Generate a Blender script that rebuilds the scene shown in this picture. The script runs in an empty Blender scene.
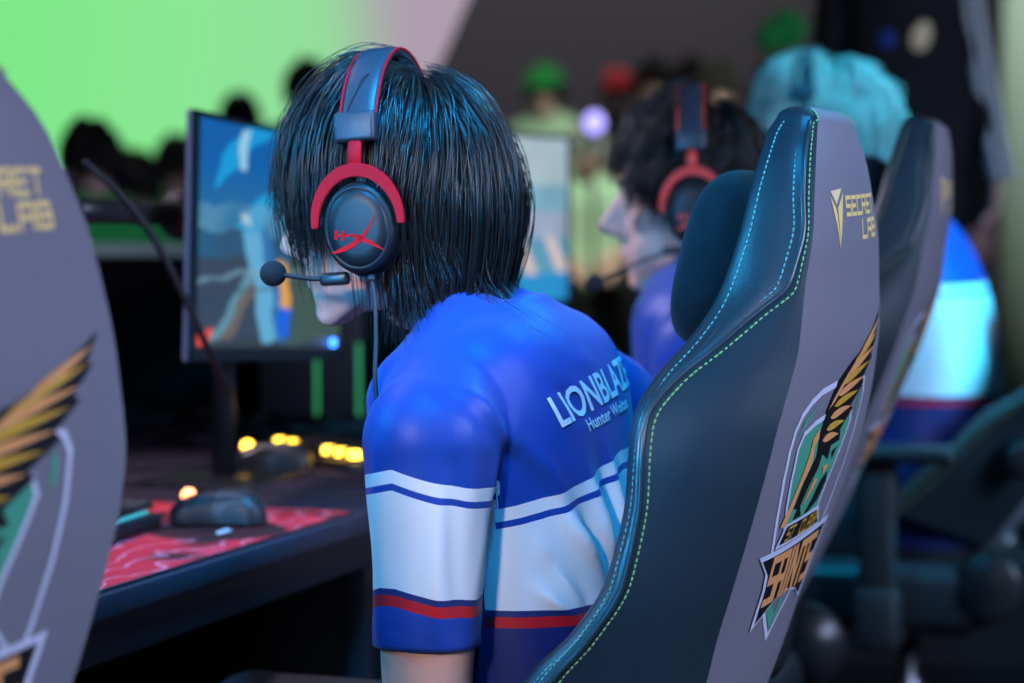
import bpy, bmesh, math, random
import numpy as np
from mathutils import Vector, Matrix
from mathutils.bvhtree import BVHTree

SC = bpy.context.scene
COL = SC.collection
rnd = random.Random(7)
rng = np.random.default_rng(11)
PI = math.pi
V = Vector

# ------------------------------------------------------------------ camera
F_PX = 2418.0
CAM_Z = 1.17
HORIZON = 190.0
PITCH = math.atan((341.5 - HORIZON) / F_PX)
cam_data = bpy.data.cameras.new('camera')
cam = bpy.data.objects.new('camera', cam_data)
COL.objects.link(cam)
cam.location = (0, 0, CAM_Z)
cam.rotation_euler = (PI / 2 - PITCH, 0, 0)
cam_data.sensor_width = 36.0
cam_data.lens = 36.0 * F_PX / 1024.0
cam_data.clip_end = 200
cam_data.dof.use_dof = True
cam_data.dof.focus_distance = 2.27
cam_data.dof.aperture_fstop = 3.3
SC.camera = cam


def at(px, py, y):
    """world point seen at pixel (px, py) at world depth y"""
    f = V((0, math.cos(PITCH), -math.sin(PITCH)))
    u = V((0, math.sin(PITCH), math.cos(PITCH)))
    d = f + V((1, 0, 0)) * ((px - 512) / F_PX) + u * ((341.5 - py) / F_PX)
    return V((0, 0, CAM_Z)) + d * (y / d.y)


# ------------------------------------------------------------------ materials
def srgb(r, g, b):
    def f(c):
        c /= 255.0
        return c / 12.92 if c <= 0.04045 else ((c + 0.055) / 1.055) ** 2.4
    return (f(r), f(g), f(b), 1.0)


def mat(name, col, rough=0.5, metal=0.0, spec=0.5, emit=None, estr=0.0, noise=0.0, nscale=40.0,
        bump=0.0, bscale=200.0, sheen=0.0, coat=0.0):
    m = bpy.data.materials.new(name)
    m.use_nodes = True
    nt = m.node_tree
    b = nt.nodes['Principled BSDF']
    b.inputs['Base Color'].default_value = col
    b.inputs['Roughness'].default_value = rough
    b.inputs['Metallic'].default_value = metal
    b.inputs['Specular IOR Level'].default_value = spec
    b.inputs['Sheen Weight'].default_value = sheen
    b.inputs['Coat Weight'].default_value = coat
    if emit is not None:
        b.inputs['Emission Color'].default_value = emit
        b.inputs['Emission Strength'].default_value = estr
    tc = nt.nodes.new('ShaderNodeTexCoord')
    if noise > 0:
        n = nt.nodes.new('ShaderNodeTexNoise')
        n.inputs['Scale'].default_value = nscale
        n.inputs['Detail'].default_value = 4
        nt.links.new(tc.outputs['Object'], n.inputs['Vector'])
        mx = nt.nodes.new('ShaderNodeMix')
        mx.data_type = 'RGBA'
        mx.inputs['A'].default_value = tuple(c * (1 - noise) for c in col[:3]) + (1,)
        mx.inputs['B'].default_value = tuple(min(1, c * (1 + noise)) for c in col[:3]) + (1,)
        nt.links.new(n.outputs['Fac'], mx.inputs['Factor'])
        nt.links.new(mx.outputs['Result'], b.inputs['Base Color'])
    if bump > 0:
        n2 = nt.nodes.new('ShaderNodeTexNoise')
        n2.inputs['Scale'].default_value = bscale
        n2.inputs['Detail'].default_value = 3
        nt.links.new(tc.outputs['Object'], n2.inputs['Vector'])
        bp = nt.nodes.new('ShaderNodeBump')
        bp.inputs['Strength'].default_value = bump
        bp.inputs['Distance'].default_value = 0.002
        nt.links.new(n2.outputs['Fac'], bp.inputs['Height'])
        nt.links.new(bp.outputs['Normal'], b.inputs['Normal'])
    return m


def emit_attr(name, attr, strength):
    m = bpy.data.materials.new(name)
    m.use_nodes = True
    nt = m.node_tree
    b = nt.nodes['Principled BSDF']
    a = nt.nodes.new('ShaderNodeAttribute')
    a.attribute_name = attr
    b.inputs['Base Color'].default_value = (0.01, 0.01, 0.01, 1)
    b.inputs['Roughness'].default_value = 0.4
    nt.links.new(a.outputs['Color'], b.inputs['Emission Color'])
    b.inputs['Emission Strength'].default_value = strength
    return m


M = {}
M['rear_fabric'] = mat('rear_fabric', (0.205, 0.190, 0.235, 1), 0.62, spec=0.35, noise=0.10, nscale=260, bump=0.25, bscale=900)
M['leather'] = mat('leather', (0.024, 0.036, 0.046, 1), 0.33, spec=1.0, coat=0.15, bump=0.18, bscale=420)
M['leather_side'] = mat('leather_side', (0.016, 0.026, 0.034, 1), 0.55, spec=0.3, bump=0.2, bscale=420)
M['stitch'] = mat('stitch', srgb(170, 205, 120), 0.7)
M['stitch_teal'] = mat('stitch_teal', srgb(120, 200, 190), 0.7)
M['stitch_tan'] = mat('stitch_tan', srgb(150, 150, 105), 0.7)
M['gold'] = mat('gold', srgb(250, 215, 140), 0.45)
M['gold_pale'] = mat('gold_pale', srgb(252, 222, 170), 0.45)
M['em_white'] = mat('em_white', srgb(215, 215, 238), 0.5)
M['em_green'] = mat('em_green', srgb(78, 165, 135), 0.5)
M['em_black'] = mat('em_black', srgb(20, 20, 24), 0.5)
M['em_gold'] = mat('em_gold', srgb(215, 165, 60), 0.5)
M['em_orange'] = mat('em_orange', srgb(240, 165, 105), 0.5)
M['em_grey'] = mat('em_grey', srgb(92, 86, 100), 0.5)
M['velvet'] = mat('velvet', (0.006, 0.018, 0.024, 1), 0.95, spec=0.15, sheen=0.06, noise=0.3, nscale=60)
M['plastic'] = mat('plastic', (0.016, 0.018, 0.022, 1), 0.35)
M['plastic_matte'] = mat('plastic_matte', (0.02, 0.022, 0.027, 1), 0.6)
M['steel'] = mat('steel', (0.25, 0.25, 0.27, 1), 0.35, metal=0.9)
M['red_metal'] = mat('red_metal', (0.60, 0.006, 0.016, 1), 0.6, spec=0.12)
M['red_bright'] = mat('red_bright', (0.75, 0.035, 0.02, 1), 0.4)
M['red_print'] = mat('red_print', (0.70, 0.008, 0.012, 1), 0.7, spec=0.1)
M['cup'] = mat('cup', (0.007, 0.010, 0.014, 1), 0.45, spec=0.4)
M['band_leather'] = mat('band_leather', (0.03, 0.035, 0.05, 1), 0.42, bump=0.15, bscale=500)
M['foam'] = mat('foam', (0.012, 0.012, 0.016, 1), 0.95, bump=0.6, bscale=900)
M['skin'] = mat('skin', srgb(222, 172, 158), 0.5, noise=0.06, nscale=30)
M['lip'] = mat('lip', srgb(190, 110, 110), 0.45)
M['eye'] = mat('eye', srgb(225, 225, 228), 0.15)
M['iris'] = mat('iris', srgb(40, 30, 26), 0.15)
M['hair'] = mat('hair', (0.016, 0.011, 0.011, 1), 0.30, spec=0.55)
M['hair_brown'] = mat('hair_brown', (0.020, 0.013, 0.010, 1), 0.45, spec=0.45)
M['hair_fair'] = mat('hair_fair', (0.42, 0.42, 0.38, 1), 0.5, spec=0.5)
M['trousers'] = mat('trousers', (0.012, 0.014, 0.022, 1), 0.85)
M['shoe'] = mat('shoe', (0.03, 0.03, 0.035, 1), 0.6)
M['white_print'] = mat('white_print', srgb(235, 238, 250), 0.6)
M['desk_top'] = mat('desk_top', (0.055, 0.045, 0.062, 1), 0.85, spec=0.04, noise=0.15, nscale=20)
M['desk_edge'] = mat('desk_edge', (0.010, 0.010, 0.014, 1), 0.5, spec=0.3)
M['black_panel'] = mat('black_panel', (0.004, 0.004, 0.005, 1), 0.8, spec=0.15)
M['dark_pad'] = mat('dark_pad', (0.042, 0.034, 0.054, 1), 0.95, spec=0.1, noise=0.2, nscale=300)
M['bezel'] = mat('bezel', (0.012, 0.012, 0.015, 1), 0.4)
M['monitor_side'] = mat('monitor_side', (0.30, 0.27, 0.36, 1), 0.4)
M['cable'] = mat('cable', (0.012, 0.012, 0.016, 1), 0.55)
M['cable_grey'] = mat('cable_grey', (0.022, 0.018, 0.028, 1), 0.75, spec=0.15)
M['led_orange'] = mat('led_orange', (1, 0.35, 0.1, 1), 0.5, emit=(1.0, 0.30, 0.10, 1), estr=6)
M['led_yellow'] = mat('led_yellow', (1, 0.7, 0.1, 1), 0.5, emit=(1.0, 0.58, 0.05, 1), estr=9)
M['led_amber'] = mat('led_amber', (1, 0.5, 0.1, 1), 0.5, emit=(1.0, 0.33, 0.03, 1), estr=4)
M['led_blue'] = mat('led_blue', (0.1, 0.3, 1, 1), 0.5, emit=(0.03, 0.18, 1.0, 1), estr=9)
M['led_green'] = mat('led_green', (0.1, 0.8, 0.3, 1), 0.5, emit=(0.05, 0.5, 0.12, 1), estr=0.35)
M['led_violet'] = mat('led_violet', (0.5, 0.4, 1, 1), 0.5, emit=(0.38, 0.33, 1.0, 1), estr=2.2)
M['keycap'] = mat('keycap', (0.015, 0.016, 0.02, 1), 0.5)
M['key_glow'] = mat('key_glow', (0.1, 0.5, 0.6, 1), 0.5, emit=(0.05, 0.50, 0.62, 1), estr=0.9)
M['floor'] = mat('floor', (0.010, 0.010, 0.013, 1), 0.6, noise=0.3, nscale=3)
M['wall_dark'] = mat('wall_dark', (0.115, 0.108, 0.118, 1), 0.9, noise=0.08, nscale=0.6)
M['wall_pale'] = mat('wall_pale', (0.42, 0.50, 0.43, 1), 0.9)
M['black_cloth'] = mat('black_cloth', (0.008, 0.008, 0.010, 1), 0.9)
M['cloth_green'] = mat('cloth_green', (0.03, 0.50, 0.10, 1), 0.8)
M['cloth_red'] = mat('cloth_red', (0.60, 0.03, 0.03, 1), 0.8)
M['cloth_pale'] = mat('cloth_pale', (0.55, 0.75, 0.50, 1), 0.8)
M['cloth_dark'] = mat('cloth_dark', (0.010, 0.013, 0.010, 1), 0.9)
M['cloth_stripe'] = mat('cloth_stripe', (0.60, 0.62, 0.60, 1), 0.8)


# ------------------------------------------------------------------ mesh helpers
def np_mesh(name, verts, faces, mats=None, parent=None, smooth=True, fmat=None):
    """verts (n,3) array/list; faces list of tuples or (k,4)/(k,3) arrays"""
    me = bpy.data.meshes.new(name)
    verts = np.asarray(verts, dtype=np.float32).reshape(-1, 3)
    if isinstance(faces, np.ndarray):
        k, c = faces.shape
        me.vertices.add(len(verts))
        me.vertices.foreach_set('co', verts.ravel())
        me.loops.add(k * c)
        me.loops.foreach_set('vertex_index', faces.astype(np.int32).ravel())
        me.polygons.add(k)
        me.polygons.foreach_set('loop_start', np.arange(0, k * c, c, dtype=np.int32))
        me.update(calc_edges=True)
        me.validate()
    else:
        me.from_pydata([tuple(map(float, v)) for v in verts], [], [tuple(map(int, f)) for f in faces])
    if smooth:
        me.polygons.foreach_set('use_smooth', [True] * len(me.polygons))
    if mats is not None:
        for m_ in (mats if isinstance(mats, (list, tuple)) else [mats]):
            me.materials.append(m_)
    if fmat is not None:
        me.polygons.foreach_set('material_index', fmat)
    o = bpy.data.objects.new(name, me)
    COL.objects.link(o)
    if parent is not None:
        o.parent = parent
    return o


def bm_obj(name, bm, mats, parent=None, smooth=True, angle=None):
    me = bpy.data.meshes.new(name)
    bmesh.ops.recalc_face_normals(bm, faces=bm.faces[:])
    bm.to_mesh(me)
    bm.free()
    if smooth:
        me.polygons.foreach_set('use_smooth', [True] * len(me.polygons))
        if angle:
            me.set_sharp_from_angle(angle=math.radians(angle))
    for m_ in (mats if isinstance(mats, (list, tuple)) else [mats]):
        me.materials.append(m_)
    o = bpy.data.objects.new(name, me)
    COL.objects.link(o)
    if parent is not None:
        o.parent = parent
    return o


def thing(name, label, cat, loc=(0, 0, 0), rz=0.0, group=None):
    o = bpy.data.objects.new(name, None)
    COL.objects.link(o)
    o.location = loc
    o.rotation_euler = (0, 0, rz)
    o.empty_display_size = 0.1
    tag(o, label, cat, group)
    return o


def tag(o, label=None, cat=None, group=None, kind=None):
    if label: o['label'] = label
    if cat: o['category'] = cat
    if group: o['group'] = group
    if kind: o['kind'] = kind
    return o


def box_bm(sx, sy, sz, c=(0, 0, 0), bev=0.0, seg=2, bm=None, rot=None):
    b = bmesh.new()
    bmesh.ops.create_cube(b, size=1.0)
    for v in b.verts:
        v.co = V((v.co.x * sx, v.co.y * sy, v.co.z * sz))
    if bev > 0:
        bmesh.ops.bevel(b, geom=b.edges[:], offset=bev, segments=seg, affect='EDGES', profile=0.5)
    m_ = Matrix.Translation(V(c)) @ (rot.to_4x4() if rot is not None else Matrix.Identity(4))
    bmesh.ops.transform(b, matrix=m_, verts=b.verts[:])
    if bm is None:
        return b
    return join_bm(bm, b)


def join_bm(bm, b):
    me = bpy.data.meshes.new('t')
    b.to_mesh(me)
    b.free()
    bm.from_mesh(me)
    bpy.data.meshes.remove(me)
    return bm


def catmull(pts, n):
    """smooth resample of a polyline (k, d) -> (n, d)"""
    P = np.asarray(pts, float)
    k = len(P)
    P0 = np.vstack([2 * P[0] - P[1], P, 2 * P[-1] - P[-2]])
    t = np.linspace(0, k - 1, n)
    i = np.minimum(t.astype(int), k - 2)
    f = (t - i)[:, None]
    a, b, c, d = P0[i], P0[i + 1], P0[i + 2], P0[i + 3]
    return 0.5 * ((2 * b) + (-a + c) * f + (2 * a - 5 * b + 4 * c - d) * f ** 2 + (-a + 3 * b - 3 * c + d) * f ** 3)


def pchip(xs, ys, x):
    """monotone cubic interpolation"""
    xs = np.asarray(xs, float); ys = np.asarray(ys, float); x = np.asarray(x, float)
    h = np.diff(xs); d = np.diff(ys) / h
    m = np.zeros(len(xs))
    for k in range(1, len(xs) - 1):
        if d[k - 1] * d[k] > 0:
            w1 = 2 * h[k] + h[k - 1]; w2 = h[k] + 2 * h[k - 1]
            m[k] = (w1 + w2) / (w1 / d[k - 1] + w2 / d[k])
    m[0] = d[0]; m[-1] = d[-1]
    i = np.clip(np.searchsorted(xs, x) - 1, 0, len(xs) - 2)
    t = (x - xs[i]) / h[i]
    t = np.clip(t, 0, 1)
    return ((1 + 2 * t) * (1 - t) ** 2 * ys[i] + t * (1 - t) ** 2 * h[i] * m[i]
            + t * t * (3 - 2 * t) * ys[i + 1] + t * t * (t - 1) * h[i] * m[i + 1])


def tube_geo(pts, rad, ns=8, cap=True, sx=1.0, ref=None):
    """(verts, faces) of a round tube along pts; sx flattens across"""
    P = np.asarray(pts, float)
    n = len(P)
    rad = np.broadcast_to(np.asarray(rad, float), (n,))
    T = np.gradient(P, axis=0)
    T /= np.linalg.norm(T, axis=1)[:, None] + 1e-12
    u = np.array(ref, float) if ref is not None else (np.array([0, 0, 1.0]) if abs(T[0][2]) < 0.9 else np.array([1.0, 0, 0]))
    vs = []
    for i in range(n):
        u = u - T[i] * np.dot(u, T[i])
        u /= np.linalg.norm(u) + 1e-12
        w = np.cross(T[i], u)
        for k in range(ns):
            a = 2 * PI * k / ns
            vs.append(P[i] + rad[i] * (math.cos(a) * u + sx * math.sin(a) * w))
    fs = []
    for i in range(n - 1):
        for k in range(ns):
            k2 = (k + 1) % ns
            fs.append((i * ns + k, i * ns + k2, (i + 1) * ns + k2, (i + 1) * ns + k))
    if cap:
        fs.append(tuple(range(ns - 1, -1, -1)))
        fs.append(tuple((n - 1) * ns + k for k in range(ns)))
    return vs, fs


def geo_join(gs):
    vs, fs = [], []
    for v, f in gs:
        o = len(vs)
        vs.extend([tuple(p) for p in v])
        fs.extend([tuple(i + o for i in q) for q in f])
    return vs, fs


def tube(name, pts, rad, m_, parent=None, ns=8, n=None, **kw):
    if n:
        pts = catmull(pts, n)
        if np.ndim(rad) > 0:
            rad = np.interp(np.linspace(0, 1, n), np.linspace(0, 1, len(rad)), rad)
    v, f = tube_geo(pts, rad, ns, **kw)
    return np_mesh(name, v, f, m_, parent)


def ellipsoid_geo(c, r, R=None, nu=20, nv=12):
    vs, fs = [], []
    R = np.eye(3) if R is None else np.array(R)
    c = np.array(c, float)
    vs.append(c + R @ np.array([0, 0, r[2]]))
    for j in range(1, nv):
        ph = PI * j / nv
        for i in range(nu):
            th = 2 * PI * i / nu
            vs.append(c + R @ np.array([r[0] * math.sin(ph) * math.cos(th), r[1] * math.sin(ph) * math.sin(th), r[2] * math.cos(ph)]))
    vs.append(c + R @ np.array([0, 0, -r[2]]))
    for i in range(nu):
        fs.append((0, 1 + i, 1 + (i + 1) % nu))
    for j in range(nv - 2):
        for i in range(nu):
            a = 1 + j * nu + i; b = 1 + j * nu + (i + 1) % nu
            fs.append((a, a + nu, b + nu, b))
    L = len(vs) - 1
    for i in range(nu):
        fs.append((L, 1 + (nv - 2) * nu + (i + 1) % nu, 1 + (nv - 2) * nu + i))
    return vs, fs


def capsule_geo(a, b, ra, rb, ns=18):
    """tapered limb with round ends"""
    a = np.array(a, float); b = np.array(b, float)
    d = b - a; L = np.linalg.norm(d); d /= L
    pts, rad = [], []
    for t in np.linspace(-PI / 2, 0, 6)[:-1]:
        pts.append(a + d * ra * math.sin(t)); rad.append(max(ra * math.cos(t), ra * 0.05))
    for t in np.linspace(0, 1, 8):
        pts.append(a + d * L * t); rad.append(ra + (rb - ra) * t)
    for t in np.linspace(0, PI / 2, 6)[1:]:
        pts.append(b + d * rb * math.sin(t)); rad.append(max(rb * math.cos(t), rb * 0.05))
    return tube_geo(pts, rad, ns)


def limb_geo(pts, rad, ns=18, n=24):
    P = catmull(pts, n)
    r = pchip(np.linspace(0, 1, len(rad)), rad, np.linspace(0, 1, n))
    return tube_geo(P, r, ns)


def fuse(geos, voxel, smooth_iter=4, lam=0.5):
    """one continuous skin around overlapping closed shapes"""
    v, f = geo_join(geos)
    me = bpy.data.meshes.new('tmp')
    me.from_pydata([tuple(map(float, p)) for p in v], [], f)
    b = bmesh.new(); b.from_mesh(me)
    bmesh.ops.recalc_face_normals(b, faces=b.faces[:])
    b.to_mesh(me); b.free()
    o = bpy.data.objects.new('tmp', me)
    COL.objects.link(o)
    md = o.modifiers.new('r', 'REMESH')
    md.mode = 'VOXEL'
    md.voxel_size = voxel
    dg = bpy.context.evaluated_depsgraph_get()
    ev = o.evaluated_get(dg)
    m2 = bpy.data.meshes.new_from_object(ev)
    n = len(m2.vertices)
    co = np.empty(n * 3); m2.vertices.foreach_get('co', co); co = co.reshape(-1, 3)
    faces = [tuple(p.vertices) for p in m2.polygons]
    bpy.data.objects.remove(o)
    bpy.data.meshes.remove(me)
    bpy.data.meshes.remove(m2)
    fa = np.array([q if len(q) == 4 else (q[0], q[1], q[2], q[2]) for q in faces])
    co = lap_smooth(co, fa, smooth_iter, lam)
    return co, fa


def lap_smooth(co, fa, it, lam=0.5):
    e = np.vstack([fa[:, [0, 1]], fa[:, [1, 2]], fa[:, [2, 3]], fa[:, [3, 0]]])
    e = e[e[:, 0] != e[:, 1]]
    n = len(co)
    deg = np.bincount(e.ravel(), minlength=n).astype(float)
    deg[deg == 0] = 1
    for _ in range(it):
        acc = np.zeros_like(co)
        for k in range(3):
            acc[:, k] = np.bincount(e[:, 0], co[e[:, 1], k], n) + np.bincount(e[:, 1], co[e[:, 0], k], n)
        co = co + lam * (acc / deg[:, None] - co)
    return co


def vnormals(co, fa):
    nrm = np.zeros_like(co)
    fn = np.cross(co[fa[:, 2]] - co[fa[:, 0]], co[fa[:, 3]] - co[fa[:, 1]])
    for k in range(4):
        for c in range(3):
            nrm[:, c] += np.bincount(fa[:, k], fn[:, c], len(co))
    nrm /= np.linalg.norm(nrm, axis=1)[:, None] + 1e-12
    return nrm


def quads_or_tris(fa):
    return [tuple(q) if q[2] != q[3] else tuple(q[:3]) for q in fa]


def fold(co, nrm, a, b, amp, sig):
    """soft ridge (amp > 0) or crease (amp < 0) along the segment a-b"""
    a = np.array(a, float); b = np.array(b, float)
    d = b - a; L2 = float(d @ d)
    t = np.clip(((co - a) @ d) / L2, 0, 1)
    q = a + t[:, None] * d
    dist = np.linalg.norm(co - q, axis=1)
    w = np.exp(-(dist / sig) ** 2) * (0.35 + 0.65 * np.sin(PI * np.clip(t * 0.9 + 0.05, 0, 1)))
    return co + nrm * (amp * w)[:, None]


def dist_seg(co, a, b):
    a = np.array(a, float); b = np.array(b, float)
    d = b - a
    t = np.clip(((co - a) @ d) / float(d @ d), 0, 1)
    return np.linalg.norm(co - (a + t[:, None] * d), axis=1), t


# ------------------------------------------------------------------ flat artwork mapped on a surface
def poly_decal(polys, mapf, off, cell=0.012):
    """polys: list of outlines (k,2). Returns verts, tris mapped by mapf(u, w, off)"""
    bm = bmesh.new()
    for poly in polys:
        b = bmesh.new()
        vs = [b.verts.new((p[0], p[1], 0)) for p in poly]
        es = [b.edges.new((vs[i], vs[(i + 1) % len(vs)])) for i in range(len(vs))]
        bmesh.ops.triangle_fill(b, edges=es, use_beauty=True)
        for _ in range(6):
            long_e = [e for e in b.edges if e.calc_length() > cell]
            if not long_e: break
            bmesh.ops.subdivide_edges(b, edges=long_e, cuts=1, use_grid_fill=False)
            bmesh.ops.triangulate(b, faces=[f for f in b.faces if len(f.verts) > 3])
        join_bm(bm, b)
    vs = [mapf(v.co.x, v.co.y, off) for v in bm.verts]
    bm.verts.index_update()
    fs = [tuple(v.index for v in f.verts) for f in bm.faces]
    bm.free()
    return vs, fs


def stroke_polys(lines, w):
    """rectangles for polyline strokes of width w (square ends)"""
    out = []
    for ln in lines:
        for (x0, y0), (x1, y1) in zip(ln[:-1], ln[1:]):
            dx, dy = x1 - x0, y1 - y0
            L = math.hypot(dx, dy) or 1e-9
            ex, ey = dx / L * w / 2, dy / L * w / 2
            nx, ny = -ey, ex
            out.append([(x0 - ex + nx, y0 - ey + ny), (x0 - ex - nx, y0 - ey - ny), (x1 + ex - nx, y1 + ey - ny), (x1 + ex + nx, y1 + ey + ny)])
    return out


GLY = {
    'S': [[(1, 1), (0, 1), (0, .5), (1, .5), (1, 0), (0, 0)]],
    'E': [[(1, 1), (0, 1), (0, 0), (1, 0)], [(0, .5), (.9, .5)]],
    'C': [[(1, 1), (0, 1), (0, 0), (1, 0)]],
    'R': [[(0, 0), (0, 1), (1, 1), (1, .5), (0, .5)], [(.5, .5), (1, 0)]],
    'T': [[(0, 1), (1, 1)], [(.5, 1), (.5, 0)]],
    'L': [[(0, 1), (0, 0), (1, 0)]],
    'A': [[(0, 0), (0, 1), (1, 1), (1, 0)], [(0, .45), (1, .45)]],
    'B': [[(0, 0), (0, 1), (.9, 1), (.9, .5), (0, .5)], [(.9, .5), (1, .5), (1, 0), (0, 0)]],
    'I': [[(.5, 0), (.5, 1)]],
    'N': [[(0, 0), (0, 1), (1, 0), (1, 1)]],
    '.': [[(.45, 0), (.5, 0)]],
    'H': [[(0, 0), (0, 1)], [(1, 0), (1, 1)], [(0, .5), (1, .5)]],
    'X': [[(0, 0), (1, 1)], [(0, 1), (1, 0)]],
}


def glyph_text(s, P00, P10, P01, adv=1.35, sw=0.2, widths=None):
    """letters laid in the parallelogram P00 (bottom left), P10 (bottom right), P01 (top left)"""
    P00, P10, P01 = map(lambda p: np.array(p, float), (P00, P10, P01))
    wd = [0.45 if ch in 'I.' else (0.6 if ch == ' ' else 1.0) for ch in s]
    tot = sum(wd) + 0.35 * (len(s) - 1)
    x = 0.0
    ex, ey = P10 - P00, P01 - P00
    lx, ly = np.linalg.norm(ex), np.linalg.norm(ey)
    cell = lx / tot
    polys = []
    for ch, w_ in zip(s, wd):
        if ch != ' ':
            lines = [[((x + p[0] * w_ if ch not in 'I.' else x + w_ * 0.5) * cell, p[1] * ly) for p in ln] for ln in GLY[ch]]
            for pl in stroke_polys(lines, sw * min(cell, ly)):
                polys.append([tuple(P00 + ex / lx * q[0] + ey / ly * q[1]) for q in pl])
        x += w_ + 0.35
    return polys


def text_polys(s, size=1.0):
    """triangles of a line of lettering in the built-in sans face -> (verts2d, faces)"""
    cu = bpy.data.curves.new('t', 'FONT')
    cu.body = s
    cu.size = size
    cu.resolution_u = 3
    cu.offset = 0.022 * size
    o = bpy.data.objects.new('t', cu)
    COL.objects.link(o)
    dg = bpy.context.evaluated_depsgraph_get()
    me = bpy.data.meshes.new_from_object(o.evaluated_get(dg))
    bpy.data.objects.remove(o)
    bm = bmesh.new(); bm.from_mesh(me); bpy.data.meshes.remove(me)
    bmesh.ops.triangulate(bm, faces=bm.faces[:])
    for _ in range(5):
        le = [e for e in bm.edges if e.calc_length() > size * 0.22]
        if not le: break
        bmesh.ops.subdivide_edges(bm, edges=le, cuts=1)
        bmesh.ops.triangulate(bm, faces=[f for f in bm.faces if len(f.verts) > 3])
    bm.verts.index_update()
    v = np.array([(a.co.x, a.co.y) for a in bm.verts])
    f = [tuple(a.index for a in q.verts) for q in bm.faces]
    bm.free()
    return v, f

# ------------------------------------------------------------------ gaming chair
CH_W = [0.0, .12, .235, .28, .34, .40, .45, .485, .52, .555, .59, .62, .66, .70, .735, .755, .766]
CH_T = {
    'hB': [.130, .147, .163, .174, .188, .199, .206, .206, .197, .184, .176, .167, .150, .131, .111, .091, .078],
    'vB': [.085, .058, .037, .031, .020, .010, .003, .000, -.002, -.003, .000, .004, .008, .017, .026, .033, .037],
    'hS': [.260, .264, .265, .265, .265, .263, .262, .252, .232, .204, .185, .172, .153, .134, .113, .094, .081],
    'vS': [.250, .200, .154, .126, .102, .099, .104, .108, .094, .067, .040, .018, .017, .027, .036, .041, .044],
    'hF': [.260, .262, .262, .262, .262, .257, .254, .242, .220, .192, .172, .160, .144, .124, .101, .081, .067],
    'vF': [.275, .222, .177, .144, .119, .115, .120, .124, .115, .098, .085, .080, .078, .080, .081, .082, .080],
    'vC': [.110, .095, .082, .075, .070, .066, .064, .062, .060, .060, .060, .060, .060, .066, .070, .072, .072],
    'bu': [.012, .012, .012, .012, .012, .012, .012, .012, .012, .012, .012, .012, .012, .012, .012, .012, .011],
}


def ch(k, w):
    return pchip(CH_W, CH_T[k], np.clip(w, 0, CH_W[-1]))


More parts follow.
